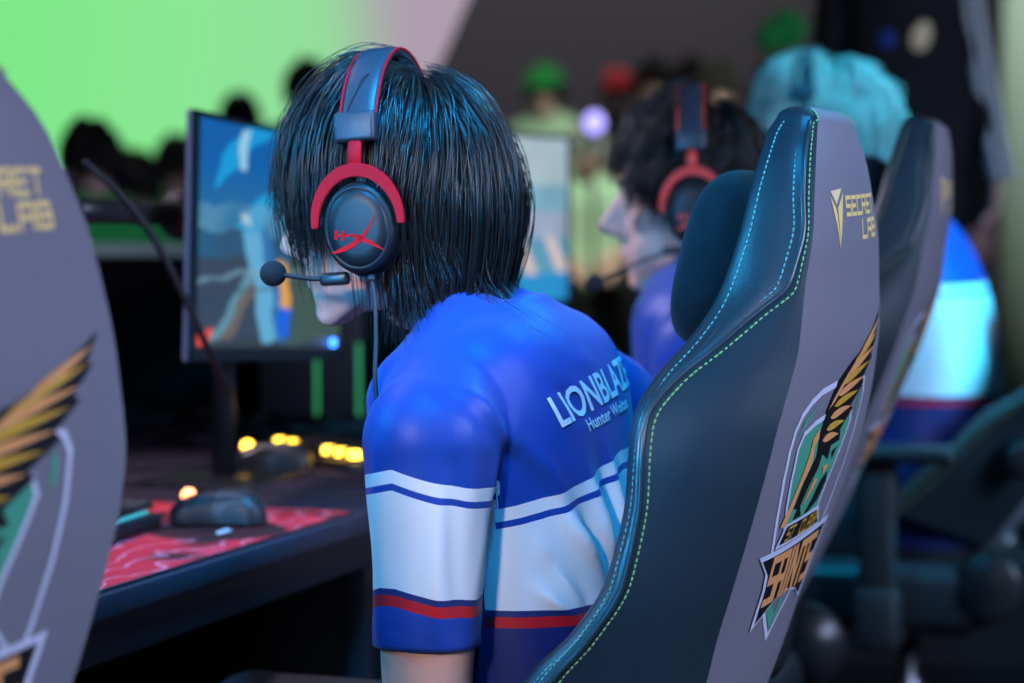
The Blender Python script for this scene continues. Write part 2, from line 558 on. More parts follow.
def make_chair(label, loc, rz, beta=9.0, lift=0.0, group='gaming chairs along the desk', tan_stitch=False, pillow=True,
               emblem=True):
    root = thing('gaming_chair', label, 'chair', loc, rz, group)
    zb = 0.50 + lift
    cb, sb = math.cos(math.radians(beta)), math.sin(math.radians(beta))

    def L(u, v, w):
        return np.array([u, v * cb - w * sb, zb + v * sb + w * cb])

    NW = 66
    ws = np.linspace(0, CH_W[-1], NW)
    T = {k: ch(k, ws) for k in CH_T}

    def rear_v(u, w):
        hB, vB, bu = float(ch('hB', w)), float(ch('vB', w)), float(ch('bu', w))
        s = min(1.0, abs(u) / hB)
        return vB - bu * (1 - s ** 2.6)

    def R(u, w, off):
        return L(u, rear_v(u, w) - off, w)

    # rear panel: closes over the top with a few shrinking rows
    NC = 33
    vs, fs = [], []
    rows = []
    for i, w in enumerate(ws):
        row = []
        for j in range(NC):
            s = -1 + 2 * j / (NC - 1)
            s = math.sin(s * PI / 2) * 0.35 + s * 0.65
            u = s * T['hB'][i]
            row.append(L(u, rear_v(u, w), w))
        rows.append(row)
    top = CH_W[-1]

    vmid = 0.060

    def cap_rows(sec):
        out = []
        for a in np.radians([12, 24, 36, 48, 60, 70, 80, 90]):
            f = math.cos(a)
            out.append([L(u * (0.55 + 0.45 * f), vmid + (v - vmid) * f, top + 0.014 * math.sin(a)) for u, v in sec])
        return out
    rsec = []
    for j in range(NC):
        s = -1 + 2 * j / (NC - 1)
        s = math.sin(s * PI / 2) * 0.35 + s * 0.65
        rsec.append((s * T['hB'][-1], rear_v(s * T['hB'][-1], top)))
    rear_rows = rows + cap_rows(rsec)
    n = len(rear_rows)
    for r in rear_rows: vs += r
    for i in range(n - 1):
        for j in range(NC - 1):
            a = i * NC + j
            fs.append((a, a + 1, a + NC + 1, a + NC))
    rear = np_mesh('rear_panel', vs, fs, M['rear_fabric'], root)

    # front upholstery: seam -> bolster edge -> padded centre -> other side, then over the top
    NF = 45

    def front_section(i, w):
        hS, vS, hF, vF, vC = (T[k][i] for k in ('hS', 'vS', 'hF', 'vF', 'vC'))
        half = [(hS, vS), (hS * 0.99 + hF * 0.012, vS * 0.6 + vF * 0.4), (hF * 1.0 + 0.002, vF - 0.010), (hF - 0.008, vF + 0.002), (hF - 0.022, vF - 0.001)]
        inner = max(0.03, hF * 0.58)
        d = vF - vC
        half += [(hF - 0.045, vF - d * 0.22), (inner + 0.01, vC + d * 0.12), (inner - 0.01, vC + 0.004), (inner * 0.6, vC + 0.014), (0.0, vC + 0.018)]
        left = [(-u, v) for u, v in half]
        pts = left + [(u, v) for u, v in half[::-1][1:]]
        return catmull(pts, NF)
    vs, fs = [], []
    frows = []
    for i, w in enumerate(ws):
        S = front_section(i, w)
        frows.append([L(u, v, w) for u, v in S])
    secT = front_section(NW - 1, top)
    frows += cap_rows(secT)
    for r in frows: vs += r
    for i in range(len(frows) - 1):
        for j in range(NF - 1):
            a = i * NF + j
            fs.append((a, a + NF, a + NF + 1, a + 1))
    np_mesh('front_upholstery', vs, fs, M['leather'], root)

    # side shells, seam piping, stitching
    st1 = M['stitch_tan'] if tan_stitch else M['stitch']
    st2 = M['stitch_tan'] if tan_stitch else M['stitch_teal']
    for sg in (-1, 1):
        NS = 9
        vs, fs = [], []
        for i, w in enumerate(ws):
            for j in range(NS):
                t = j / (NS - 1)
                u = T['hB'][i] + (T['hS'][i] - T['hB'][i]) * t
                v = T['vB'][i] + (T['vS'][i] - T['vB'][i]) * t
                dep = T['vS'][i] - T['vB'][i]
                b = math.sin(PI * t) * 0.16 * dep
                vs.append(L(sg * (u + b * 0.8), v - b * 0.25, w))
        ssec = [(T['hB'][-1] + (T['hS'][-1] - T['hB'][-1]) * j / (NS - 1), T['vB'][-1] + (T['vS'][-1] - T['vB'][-1]) * j / (NS - 1)) for j in range(NS)]
        crow = cap_rows([(sg * u, v) for u, v in ssec])
        for r in crow: vs += r
        for i in range(NW - 1 + len(crow)):
            for j in range(NS - 1):
                a = i * NS + j
                q = (a, a + 1, a + NS + 1, a + NS)
                fs.append(q if sg > 0 else q[::-1])
        np_mesh('side_panel', vs, fs, M['leather_side'], root)

        def seam(du, dv):
            return np.array([L(sg * (T['hS'][i] + du(i)), T['vS'][i] + dv(i), w) for i, w in enumerate(ws)])
        v, f = tube_geo(catmull(seam(lambda i: 0.0005, lambda i: 0.0), 140), 0.0028, 6)
        # the seam goes on over the top of the headrest on both sides to the middle
        np_mesh('piping', v, f, M['leather'], root)

        def dashes(path, m_, step=0.0060, ln=0.0038, r=0.0008):
            P = catmull(path, 900)
            d = np.r_[0, np.cumsum(np.linalg.norm(np.diff(P, axis=0), axis=1))]
            gs = []
            for s in np.arange(0.0, d[-1], step):
                i0 = int(np.searchsorted(d, s)); i1 = int(np.searchsorted(d, s + ln))
                if i1 >= len(P): break
                gs.append(tube_geo([P[i0], (P[i0] + P[i1]) / 2, P[i1]], [r * 0.7, r, r * 0.7], 5))
            v_, f_ = geo_join(gs)
            np_mesh('stitching', v_, f_, m_, root)
        # bolster edge row
        edge = np.array([L(sg * (T['hF'][i] + 0.0028), T['vF'][i] - 0.010, w) for i, w in enumerate(ws)])
        dashes(edge, st2)
        # row in front of the seam and row behind it
        fr = []
        bk = []
        for i, w in enumerate(ws):
            S = np.array([T['hS'][i], T['vS'][i]]); Fv = np.array([T['hF'][i] + .002, T['vF'][i] - .010]); B = np.array([T['hB'][i], T['vB'][i]])
            e = (Fv - S) / (np.linalg.norm(Fv - S) + 1e-9)
            nrm = np.array([e[1], -e[0]])
            q = S + e * 0.009 + nrm * 0.0022
            fr.append(L(sg * q[0], q[1], w))
            g = (B - S); gl = np.linalg.norm(g) + 1e-9
            g = g / gl
            dep = T['vS'][i] - T['vB'][i]
            t_ = 1 - min(0.008, 0.5 * gl) / gl
            b = math.sin(PI * t_) * 0.16 * dep
            q = S + g * min(0.008, 0.5 * gl) + np.array([b * 0.8 + .0010, -b * 0.25])
            bk.append(L(sg * q[0], q[1], w))
        def over(u, v):
            return [r[0] for r in cap_rows([(sg * u, v)])[:6]]
        dashes(np.array(fr + over(T['hS'][-1] - .004, T['vS'][-1] + .009)), st2)
        dashes(np.array(bk + over(T['hB'][-1] + .003, T['vB'][-1] - .001)), st1)

    def art(name, polys, m_, off, parent=None):
        v, f = poly_decal(polys, R, off)
        return np_mesh(name, v, f, m_, parent or root, smooth=False)
    if emblem:
        chair_art(art)

    # seat, arms, base
    seat = box_bm(0.50, 0.50, 0.10, (0, 0.30, zb - 0.06), 0.04, 4)
    bm_obj('seat', seat, M['leather'], root)
    for sg in (-1, 1):
        b = box_bm(0.07, 0.46, 0.12, (sg * 0.255, 0.31, zb - 0.045), 0.03, 3, rot=Matrix.Rotation(sg * 0.25, 3, 'Y'))
        bm_obj('seat_bolster', b, M['leather'], root)
        # hinge cover
        v, f = tube_geo([(sg * 0.250, 0.055, zb - 0.02), (sg * 0.290, 0.055, zb - 0.02), (sg * 0.300, 0.055, zb - 0.02)], [0.062, 0.062, 0.050], 28)
        h = np_mesh('hinge_cover', v, f, M['plastic'], root)
        # lumbar dial on the side shell
        kc = np.array([sg * 0.232, 0.095, 0.185])
        ax = np.array([sg * 0.93, -0.36, 0.0])
        kp = [L(*(kc + ax * t)) for t in (-0.01, 0.030, 0.040, 0.044)]
        v, f = tube_geo(kp, [0.036, 0.036, 0.031, 0.020], 32)
        np_mesh('lumbar_dial', v, f, M['plastic'], root)
        # armrest
        pad = box_bm(0.10, 0.27, 0.028, (sg * 0.345, 0.235, zb + 0.215), 0.013, 3)
        ar = bm_obj('armrest', pad, M['plastic'], root)
        bm = box_bm(0.035, 0.065, 0.24, (sg * 0.345, 0.24, zb + 0.085), 0.012, 2)
        box_bm(0.16, 0.07, 0.025, (sg * 0.265, 0.24, zb - 0.115), 0.008, 2, bm=bm)
        box_bm(0.05, 0.08, 0.11, (sg * 0.345, 0.24, zb - 0.075), 0.012, 2, bm=bm)
        bm_obj('armrest_post', bm, M['plastic_matte'], root)
    v, f = tube_geo([(0, 0.25, 0.10), (0, 0.25, 0.25), (0, 0.25, 0.26), (0, 0.25, zb - 0.10)], [0.032, 0.032, 0.02, 0.02], 16)
    np_mesh('gas_lift', v, f, M['steel'], root)
    bm_obj('tilt_mechanism', box_bm(0.24, 0.28, 0.035, (0, 0.25, zb - 0.125), 0.01), M['plastic'], root)
    hub = bmesh.new()
    for k in range(5):
        a = 2 * PI * k / 5 + 0.3
        v, f = tube_geo([(0, 0.25, 0.115), (0.15 * math.cos(a), 0.25 + 0.15 * math.sin(a), 0.10), (0.31 * math.cos(a), 0.25 + 0.31 * math.sin(a), 0.075)], [0.036, 0.03, 0.02], 10)
        me = bpy.data.meshes.new('t'); me.from_pydata([tuple(p) for p in v], [], f); hub.from_mesh(me); bpy.data.meshes.remove(me)
        c = (0.315 * math.cos(a), 0.25 + 0.315 * math.sin(a), 0.032)
        tx = np.array([-math.sin(a), math.cos(a), 0]) * 0.024
        cc = np.array(c)
        v, f = tube_geo([cc - tx, cc - tx * 0.4, cc + tx * 0.4, cc + tx], [0.026, 0.032, 0.032, 0.026], 16)
        np_mesh('caster', v, f, M['plastic'], root)
    bm_obj('star_base', hub, M['plastic_matte'], root)
    # velvet head pillow held to the headrest
    if pillow:
        vs, fs = [], []
        nu, nv = 36, 20
        for j in range(nv + 1):
            ph = PI * j / nv
            for i in range(nu):
                th = 2 * PI * i / nu
                def se(x, p): return math.copysign(abs(x) ** p, x)
                x = 0.124 * se(math.sin(ph), .62) * se(math.cos(th), .65)
                z = 0.088 * se(math.cos(ph), .80)
                y = 0.043 * se(math.sin(ph), .95) * se(math.sin(th), .85)
                y += 0.010 * (z / 0.09) ** 2 - 0.007 * z / 0.09
                vs.append(L(x, y + 0.112, z + 0.622))
        for j in range(nv):
            for i in range(nu):
                fs.append((j * nu + i, j * nu + (i + 1) % nu, (j + 1) * nu + (i + 1) % nu, (j + 1) * nu + i))
        np_mesh('head_pillow', vs, fs, M['velvet'], root)
    return root


def sx_(p):
    u, w = p
    return (u, w) if u < -0.06 else (-0.06 + (u + 0.06) * 1.32, w)


def leaf(p, q, wd, bend=0.0):
    """feather outline from p to the point q"""
    p = np.array(p, float); q = np.array(q, float)
    d = q - p
    n = np.array([-d[1], d[0]]) / (np.linalg.norm(d) + 1e-9)
    a = [p + d * t + n * (wd * math.sin(PI * t ** 0.6) * 0.5 + bend * math.sin(PI * t)) for t in np.linspace(0, 1, 9)]
    c = [p + d * t - n * (wd * math.sin(PI * t ** 0.6) * 0.5 - bend * math.sin(PI * t)) for t in np.linspace(0, 1, 9)]
    return [tuple(x) for x in a] + [tuple(x) for x in c[::-1][1:-1]]


def chair_art(art):
    S = lambda ps: [sx_(p) for p in ps]
    e0, e1, e2, e3, e4 = 0.0006, 0.0010, 0.0014, 0.0018, 0.0022
    # maker's mark on the headrest
    mk = art('headrest_mark', [S([(-.094, .706), (-.062, .709), (-.081, .694)])], M['gold_pale'], e0)
    art('mark_shard', [S([(-.096, .701), (-.084, .6905), (-.0815, .684), (-.078, .654)]), S([(-.0585, .705), (-.0785, .6905), (-.078, .654)])], M['gold'], e0, mk)
    t = glyph_text('SECRET', sx_((-.052, .685)), sx_((.046, .6875)), sx_((-.052, .7005)), sw=0.24)
    t += glyph_text('LAB', sx_((-.004, .6630)), sx_((.050, .6645)), sx_((-.004, .6785)), sw=0.26)
    art('mark_lettering', t, M['gold'], e0, mk)
    # college crest
    outer = S([(-.051, .524), (-.095, .520), (-.124, .512), (-.145, .501), (-.156, .487), (-.159, .468), (-.154, .440), (-.135, .400), (-.112, .362), (-.090, .332),
               (-.064, .298), (-.021, .260), (.010, .297), (.034, .345), (.048, .381), (.058, .425), (.064, .469), (.064, .505), (.056, .518), (.036, .522)])
    cr = art('crest', stroke_polys([outer[:]], .0065), M['em_white'], e0)
    inner = S([(-.065, .494), (-.100, .490), (-.128, .482), (-.137, .468), (-.131, .438), (-.118, .412), (-.100, .386), (.000, .392), (.006, .423), (.025, .465), (.031, .479), (.025, .492)])
    art('crest_field', [inner], M['em_green'], e0, cr)
    art('crest_border', stroke_polys([inner + inner[:1]], .0055), M['em_white'], e1, cr)
    for pl_ in ([(-.146, .478), (-.132, .497), (-.098, .508), (-.126, .492)], [(.044, .510), (.052, .500), (.050, .480), (.045, .484)],
                [(-.056, .297), (-.021, .268), (-.004, .297), (-.018, .300), (-.022, .285), (-.040, .300)]):
        art('crest_accent', [S(pl_)], M['em_green'], e0, cr)
    wing = S([(.095, .588), (.062, .573), (.033, .557), (-.010, .544), (-.044, .528), (-.058, .512), (-.066, .500), (-.072, .478), (-.062, .455), (-.082, .432), (-.090, .405), (-.070, .402), (-.058, .425), (-.046, .440), (-.045, .455),
              (-.020, .446), (-.022, .460), (.006, .462), (-.002, .474), (.028, .492), (.018, .497), (.052, .516), (.044, .522), (.070, .541), (.062, .546), (.086, .566), (.078, .567)])
    art('crest_wing', [wing], M['em_black'], e2, cr)
    tips = [(.088, .580), (.080, .567), (.070, .552), (.060, .538), (.046, .523), (.034, .510), (.018, .496), (.006, .482), (-.006, .470)]
    rts = [(.010, .547), (-.008, .539), (-.020, .531), (-.030, .522), (-.040, .512), (-.046, .502), (-.050, .491), (-.054, .480), (-.058, .470)]
    art('crest_feathers', [leaf(sx_(r), sx_(q), .0085, .001) for r, q in list(zip(rts, tips))[0::2]] + [leaf(sx_((-.062, .500)), sx_((.030, .556)), .007, .003)], M['em_orange'], e3, cr)
    art('crest_plumes', [leaf(sx_(r), sx_(q), .0080, .001) for r, q in list(zip(rts, tips))[1::2]], M['em_gold'], e3, cr)
    beast = S([(-.079, .484), (-.072, .474), (-.082, .466), (-.074, .450), (-.090, .425), (-.096, .400), (-.100, .389), (-.118, .389), (-.108, .412), (-.098, .440), (-.092, .462), (-.094, .474)])
    art('crest_beast', [beast, S([(-.060, .404), (-.048, .430), (-.036, .428), (-.050, .412)]), S([(-.030, .440), (-.012, .440), (-.022, .430)])], M['em_orange'], e2, cr)
    art('crest_blots', [S([(-.022, .424), (-.006, .432), (.000, .420), (-.010, .402), (-.030, .394), (-.044, .393), (-.030, .408)]),
                        S([(-.078, .392), (-.072, .410), (-.060, .400), (-.052, .393)]), S([(-.012, .452), (.006, .456), (-.004, .444)])], M['em_black'], e1, cr)  # black blots printed in the crest
    box = S([(-.110, .366), (-.100, .390), (.004, .394), (.026, .372)])
    art('crest_ribbon', [box], M['em_white'], e2, cr)
    cb_ = np.mean(box, axis=0)
    art('crest_ribbon_field', [[tuple(cb_ + (np.array(p) - cb_) * np.array([.90, .76])) for p in box]], M['em_black'], e3, cr)
    art('crest_ribbon_lettering', glyph_text('ST. CLAIR', sx_((-.088, .3725)), sx_((.004, .3755)), sx_((-.085, .3850)), sw=0.24), M['em_gold'], e4, cr)
    ban = S([(-.150, .363), (-.060, .3665), (.068, .374), (.060, .340), (.064, .284), (.030, .300), (-.010, .307), (-.040, .304), (-.092, .280), (-.100, .322), (-.112, .342)])
    art('crest_banner', [ban], M['em_white'], e2, cr)
    cb_ = np.mean(ban, axis=0)
    art('crest_banner_field', [[tuple(cb_ + (np.array(p) - cb_) * np.array([.90, .86])) for p in ban]], M['em_black'], e3, cr)
    art('crest_banner_lettering', glyph_text('SAINTS', sx_((-.083, .3080)), sx_((.048, .3120)), sx_((-.098, .3540)), sw=0.40), M['em_orange'], e4, cr)


CA = math.radians(70)
D_ = V((-math.sin(CA), math.cos(CA), 0))     # the way the players face
R_ = V((math.cos(CA), math.sin(CA), 0))      # along the row, away from the camera
ch_main = make_chair('dark gaming chair with gold letters, in sharp focus behind the player with black hair', (0.235, 2.375, 0), CA, lift=-0.03)
ch_near = make_chair('empty gaming chair at the left edge, nearest the camera', (-0.388, 1.62, 0), CA, beta=3.5, lift=-0.018, pillow=False)
ch_mid = make_chair('gaming chair with tan stitching just behind the sharp one', (0.43, 3.37, 0), CA + 0.09, beta=15, lift=0.0, tan_stitch=True)
ch_far = make_chair('reclined gaming chair cut off by the right edge, behind the white and blue jersey', (0.98, 4.42, 0), CA, beta=24)

# ------------------------------------------------------------------ hall
def plane_struct(name, corners, m_):
    o = np_mesh(name, corners, [tuple(range(len(corners)))], m_, smooth=False)
    o['kind'] = 'structure'
    return o


def slab(name, x0, x1, y0, y1, z0, z1, m_, kind='structure'):
    o = bm_obj(name, box_bm(x1 - x0, y1 - y0, z1 - z0, ((x0 + x1) / 2, (y0 + y1) / 2, (z0 + z1) / 2)), m_, smooth=False)
    if kind: o['kind'] = kind
    return o


slab('floor', -9, 9, -4, 18.2, -0.2, 0.0, M['floor'])
slab('wall_back', -9, 9, 18.0, 18.2, 0, 7, M['wall_dark'])
slab('wall_left', -9.2, -9, -4, 18.2, 0, 7, M['black_panel'])
slab('wall_right', 9, 9.2, -4, 18.2, 0, 7, M['black_panel'])
slab('wall_front', -9, 9, -4.2, -4, 0, 7, M['black_panel'])

# the big projection screen: green picture fading to pale lilac at its slanted right end
YS = 13.0
tl = at(-150, -110, YS); bl = at(-150, 262, YS); br = at(352, 262, YS); tr = at(517, -110, YS)
m = bpy.data.materials.new('screen_picture'); m.use_nodes = True
nt = m.node_tree; bs = nt.nodes['Principled BSDF']
tc = nt.nodes.new('ShaderNodeTexCoord'); sp = nt.nodes.new('ShaderNodeSeparateXYZ')
nt.links.new(tc.outputs['Object'], sp.inputs[0])
mr = nt.nodes.new('ShaderNodeMapRange')
mr.inputs['From Min'].default_value = at(20, 60, YS).x; mr.inputs['From Max'].default_value = at(430, 60, YS).x
nt.links.new(sp.outputs['X'], mr.inputs['Value'])
nz = nt.nodes.new('ShaderNodeTexNoise'); nz.inputs['Scale'].default_value = 0.8
nt.links.new(tc.outputs['Object'], nz.inputs['Vector'])
ad = nt.nodes.new('ShaderNodeMath'); ad.operation = 'MULTIPLY_ADD'; ad.inputs[1].default_value = 0.12; 
nt.links.new(nz.outputs['Fac'], ad.inputs[0]); nt.links.new(mr.outputs['Result'], ad.inputs[2])
cr = nt.nodes.new('ShaderNodeValToRGB')
el = cr.color_ramp.elements
el[0].position = 0.0; el[0].color = srgb(128, 238, 138)
el[1].position = 1.0; el[1].color = srgb(178, 160, 176)
e = el.new(0.45); e.color = srgb(140, 236, 150)
e = el.new(0.78); e.color = srgb(150, 226, 158)
e = el.new(0.93); e.color = srgb(172, 176, 172)
nt.links.new(ad.outputs[0], cr.inputs[0])
nt.links.new(cr.outputs[0], bs.inputs['Emission Color'])
bs.inputs['Emission Strength'].default_value = 0.95
bs.inputs['Base Color'].default_value = (0.02, 0.02, 0.02, 1)
sv = [tl, bl, br, tr]
scr = thing('projection_screen', 'huge bright green screen filling the upper left background', 'screen', (bl.x, YS, 0))
def rel(p, o): return [V(q) - V(o.location) for q in p]
v8 = rel(sv, scr) + [q + V((0, 0.08, 0)) for q in rel(sv, scr)]
np_mesh('screen_surface', rel(sv, scr), [(0, 1, 2, 3)], m, scr, smooth=False)
# object coordinates of the child are local to the screen: shift the ramp accordingly
mr.inputs['From Min'].default_value -= bl.x; mr.inputs['From Max'].default_value -= bl.x
np_mesh('screen_back', [q + V((0, 0.004, 0)) for q in v8], [(4, 7, 6, 5), (0, 4, 5, 1), (2, 6, 7, 3), (1, 5, 6, 2), (3, 7, 4, 0)], M['black_panel'], scr, smooth=False)
bm = box_bm(0.1, 0.1, bl.z, (0.4, 0.1, bl.z / 2)); box_bm(0.1, 0.1, bl.z, (2.9, 0.1, bl.z / 2), bm=bm)
bm_obj('screen_leg', bm, M['black_panel'], scr, smooth=False)

# pale pillar at the right edge
pl = at(1003, 200, 11.5)
v, f = tube_geo([(pl.x + 0.55, 11.5, 0), (pl.x + 0.55, 11.5, 4.5)], 0.55, 32)
o = np_mesh('trim_1', v, f, M['wall_pale']); o['kind'] = 'structure'


# ------------------------------------------------------------------ desks
def dk(d, r, z):
    """point at d metres in front of / r metres along the row from the first player's place"""
    return V((0.018, 2.41, 0)) + D_ * d + R_ * r + V((0, 0, z))


DESK_Z = 0.75
DE = 0.442          # front edge of the desks


def make_desk(label, r0, r1, depth):
    o0 = dk(DE, r0, 0)
    t = thing('desk', label, 'desk', o0, CA, 'desks in the row')
    w_ = r1 - r0
    bm_obj('desk_top', box_bm(w_ - 0.004, depth, 0.028, (w_ / 2, depth / 2, DESK_Z - 0.014), 0.004, 2), M['desk_top'], t, angle=40)
    bm_obj('apron', box_bm(w_ - 0.01, 0.022, 0.048, (w_ / 2, 0.022, DESK_Z - 0.052), 0.003), M['desk_edge'], t, angle=40)
    for x in (0.03, w_ - 0.03):
        for y in (0.05, depth - 0.05):
            bm_obj('leg', box_bm(0.036, 0.036, DESK_Z - 0.028, (x, y, (DESK_Z - 0.028) / 2), 0.004), M['desk_edge'], t, angle=40)
        bm_obj('side_rail', box_bm(0.022, depth - 0.13, 0.04, (x, depth / 2, DESK_Z - 0.055), 0.003), M['desk_edge'], t, angle=40)
    bm_obj('modesty_panel', box_bm(w_ - 0.09, 0.016, 0.62, (w_ / 2, depth - 0.10, 0.42)), M['black_panel'], t, smooth=False)
    return t


R1 = 0.725
make_desk('near dark desk carrying the red mouse pad', R1 - 1.5, R1, 0.80)
make_desk('farther dark desk carrying the lit yellow keyboard', R1 + 0.004, R1 + 1.6, 0.80)
make_desk('farthest desk, mostly hidden behind the second player', R1 + 1.608, R1 + 2.7, 0.80)


def desk_point(px, py, z=DESK_Z):
    """where the sight line of a pixel meets height z"""
    a = at(px, py, 1.0); c = V((0, 0, CAM_Z))
    d = a - c
    return c + d * ((z - CAM_Z) / d.z)


# red mouse pad
pm = bpy.data.materials.new('red_pad_print'); pm.use_nodes = True
nt = pm.node_tree; bs = nt.nodes['Principled BSDF']; bs.inputs['Roughness'].default_value = 0.75
tc = nt.nodes.new('ShaderNodeTexCoord')
mp = nt.nodes.new('ShaderNodeMapping'); mp.inputs['Scale'].default_value = (3, 3, 3)
nt.links.new(tc.outputs['Object'], mp.inputs[0])
n1 = nt.nodes.new('ShaderNodeTexNoise'); n1.inputs['Scale'].default_value = 1.6; n1.inputs['Detail'].default_value = 2; n1.inputs['Distortion'].default_value = 1.2
nt.links.new(mp.outputs[0], n1.inputs['Vector'])
wv = nt.nodes.new('ShaderNodeTexWave'); wv.wave_type = 'RINGS'; wv.inputs['Scale'].default_value = 3.0; wv.inputs['Distortion'].default_value = 14; wv.inputs['Detail'].default_value = 3; wv.inputs['Detail Scale'].default_value = 0.8
nt.links.new(mp.outputs[0], wv.inputs['Vector'])
cr1 = nt.nodes.new('ShaderNodeValToRGB'); e = cr1.color_ramp.elements
e[0].position = 0.36; e[0].color = (0.07, 0.003, 0.006, 1); e[1].position = 0.50; e[1].color = (0.80, 0.012, 0.030, 1)
nt.links.new(n1.outputs['Fac'], cr1.inputs[0])
cr2 = nt.nodes.new('ShaderNodeValToRGB'); e = cr2.color_ramp.elements
e[0].position = 0.90; e[0].color = (0, 0, 0, 1); e[1].position = 1.0; e[1].color = (0.6, 0.6, 0.6, 1)
nt.links.new(wv.outputs['Fac'], cr2.inputs[0])
# dark disc in the print
vm = nt.nodes.new('ShaderNodeVectorMath'); vm.operation = 'DISTANCE'
PADC = (-0.215, 0.085, 0.0)
vm.inputs[1].default_value = PADC
nt.links.new(tc.outputs['Object'], vm.inputs[0])
cr3 = nt.nodes.new('ShaderNodeValToRGB'); e = cr3.color_ramp.elements
e[0].position = 0.082; e[0].color = (0.07, 0.07, 0.07, 1); e[1].position = 0.088; e[1].color = (1, 1, 1, 1)
nt.links.new(vm.outputs['Value'], cr3.inputs[0])
mx = nt.nodes.new('ShaderNodeMix'); mx.data_type = 'RGBA'
mx.inputs['B'].default_value = (1.0, 0.28, 0.36, 1)
nt.links.new(cr2.outputs[0], mx.inputs['Factor']); nt.links.new(cr1.outputs[0], mx.inputs['A'])
ml = nt.nodes.new('ShaderNodeMix'); ml.data_type = 'RGBA'; ml.blend_type = 'MULTIPLY'; ml.inputs['Factor'].default_value = 1
nt.links.new(mx.outputs['Result'], ml.inputs['A']); nt.links.new(cr3.outputs[0], ml.inputs['B'])
nt.links.new(ml.outputs['Result'], bs.inputs['Base Color'])
p0 = dk(DE + 0.010, 0.585, DESK_Z)      # front right corner of the pad
t = thing('mouse_pad', 'glossy red and black printed mouse pad at the front edge of the near desk', 'mouse pad', p0, CA)
bm_obj('pad_surface', box_bm(0.90, 0.42, 0.004, (-0.45, 0.21, 0.002), 0.0015, 2), pm, t, angle=40)
v, f = tube_geo([(-0.9, 0, .002), (0, 0, .002), (0, 0.42, .002), (-0.9, 0.42, .002)], 0.0022, 6)
np_mesh('stitched_edge', v, f, M['plastic_matte'], t)
lg = desk_point(226, 531, DESK_Z + .004) - p0
ll = Matrix.Rotation(-CA, 3, 'Z') @ lg
polys = [leaf((ll.x - 0.03 + 0.012 * k, ll.y - 0.008), (ll.x - 0.005 + 0.012 * k, ll.y + 0.010), 0.007) for k in range(3)]
v, f = poly_decal(polys, lambda a, b, o_: (a, b, 0.0046), 0)
np_mesh('pad_mark', v, f, M['white_print'], t, smooth=False)

# second, dark pad on the farther desk
p1 = dk(DE + 0.03, R1 + 0.02, DESK_Z)
t = thing('mouse_pad', 'wide plain dark desk mat under the farther mouse', 'desk mat', p1, CA)
bm_obj('pad_surface', box_bm(0.90, 0.42, 0.005, (0.45, 0.21, 0.0025), 0.002, 2), M['dark_pad'], t, angle=40)
v, f = tube_geo([(0.9, 0, .003), (0, 0, .003), (0, 0.42, .003), (0.9, 0.42, .003)], 0.003, 6)
np_mesh('stitched_edge', v, f, M['plastic_matte'], t)


# honeycomb mice
hm = bpy.data.materials.new('honeycomb_shell'); hm.use_nodes = True
nt = hm.node_tree; bs = nt.nodes['Principled BSDF']; bs.inputs['Roughness'].default_value = 0.45
tc = nt.nodes.new('ShaderNodeTexCoord')
vo = nt.nodes.new('ShaderNodeTexVoronoi'); vo.feature = 'DISTANCE_TO_EDGE'; vo.inputs['Scale'].default_value = 150; vo.inputs['Randomness'].default_value = 0.15
mp = nt.nodes.new('ShaderNodeMapping'); mp.inputs['Scale'].default_value = (1, 1, 0.05)
nt.links.new(tc.outputs['Object'], mp.inputs[0]); nt.links.new(mp.outputs[0], vo.inputs['Vector'])
cr = nt.nodes.new('ShaderNodeValToRGB'); e = cr.color_ramp.elements
e[0].position = 0.13; e[0].color = (0.055, 0.055, 0.065, 1); e[1].position = 0.2; e[1].color = (0.003, 0.003, 0.004, 1)
nt.links.new(vo.outputs['Distance'], cr.inputs[0]); nt.links.new(cr.outputs[0], bs.inputs['Base Color'])


def mouse_shell(lx=0.062, ly=0.125, h=0.040, y0=-1.0, y1=1.0):
    vs, fs = [], []
    nu, nv = 28, 22
    for j in range(nv + 1):
        s = y0 + (y1 - y0) * j / nv
        wdt = lx / 2 * (1 - 0.16 * math.cos(s * 2.6)) * (max(0.0, 1 - abs(s) ** 5)) ** 0.5 * (0.93 + 0.07 * s * s)
        hh = h * (0.45 + 0.55 * max(0, math.cos((s + 0.25) * 1.15))) * (max(0.0, 1 - abs(s) ** 7)) ** 0.5
        for i in range(nu):
            a = PI * i / (nu - 1)
            vs.append((wdt * math.copysign(abs(math.cos(a)) ** 0.75, math.cos(a)), s * ly / 2, 0.004 + hh * math.sin(a) ** 0.7))
    for j in range(nv):
        for i in range(nu - 1):
            fs.append((j * nu + i, j * nu + i + 1, (j + 1) * nu + i + 1, (j + 1) * nu + i))
    return vs, fs


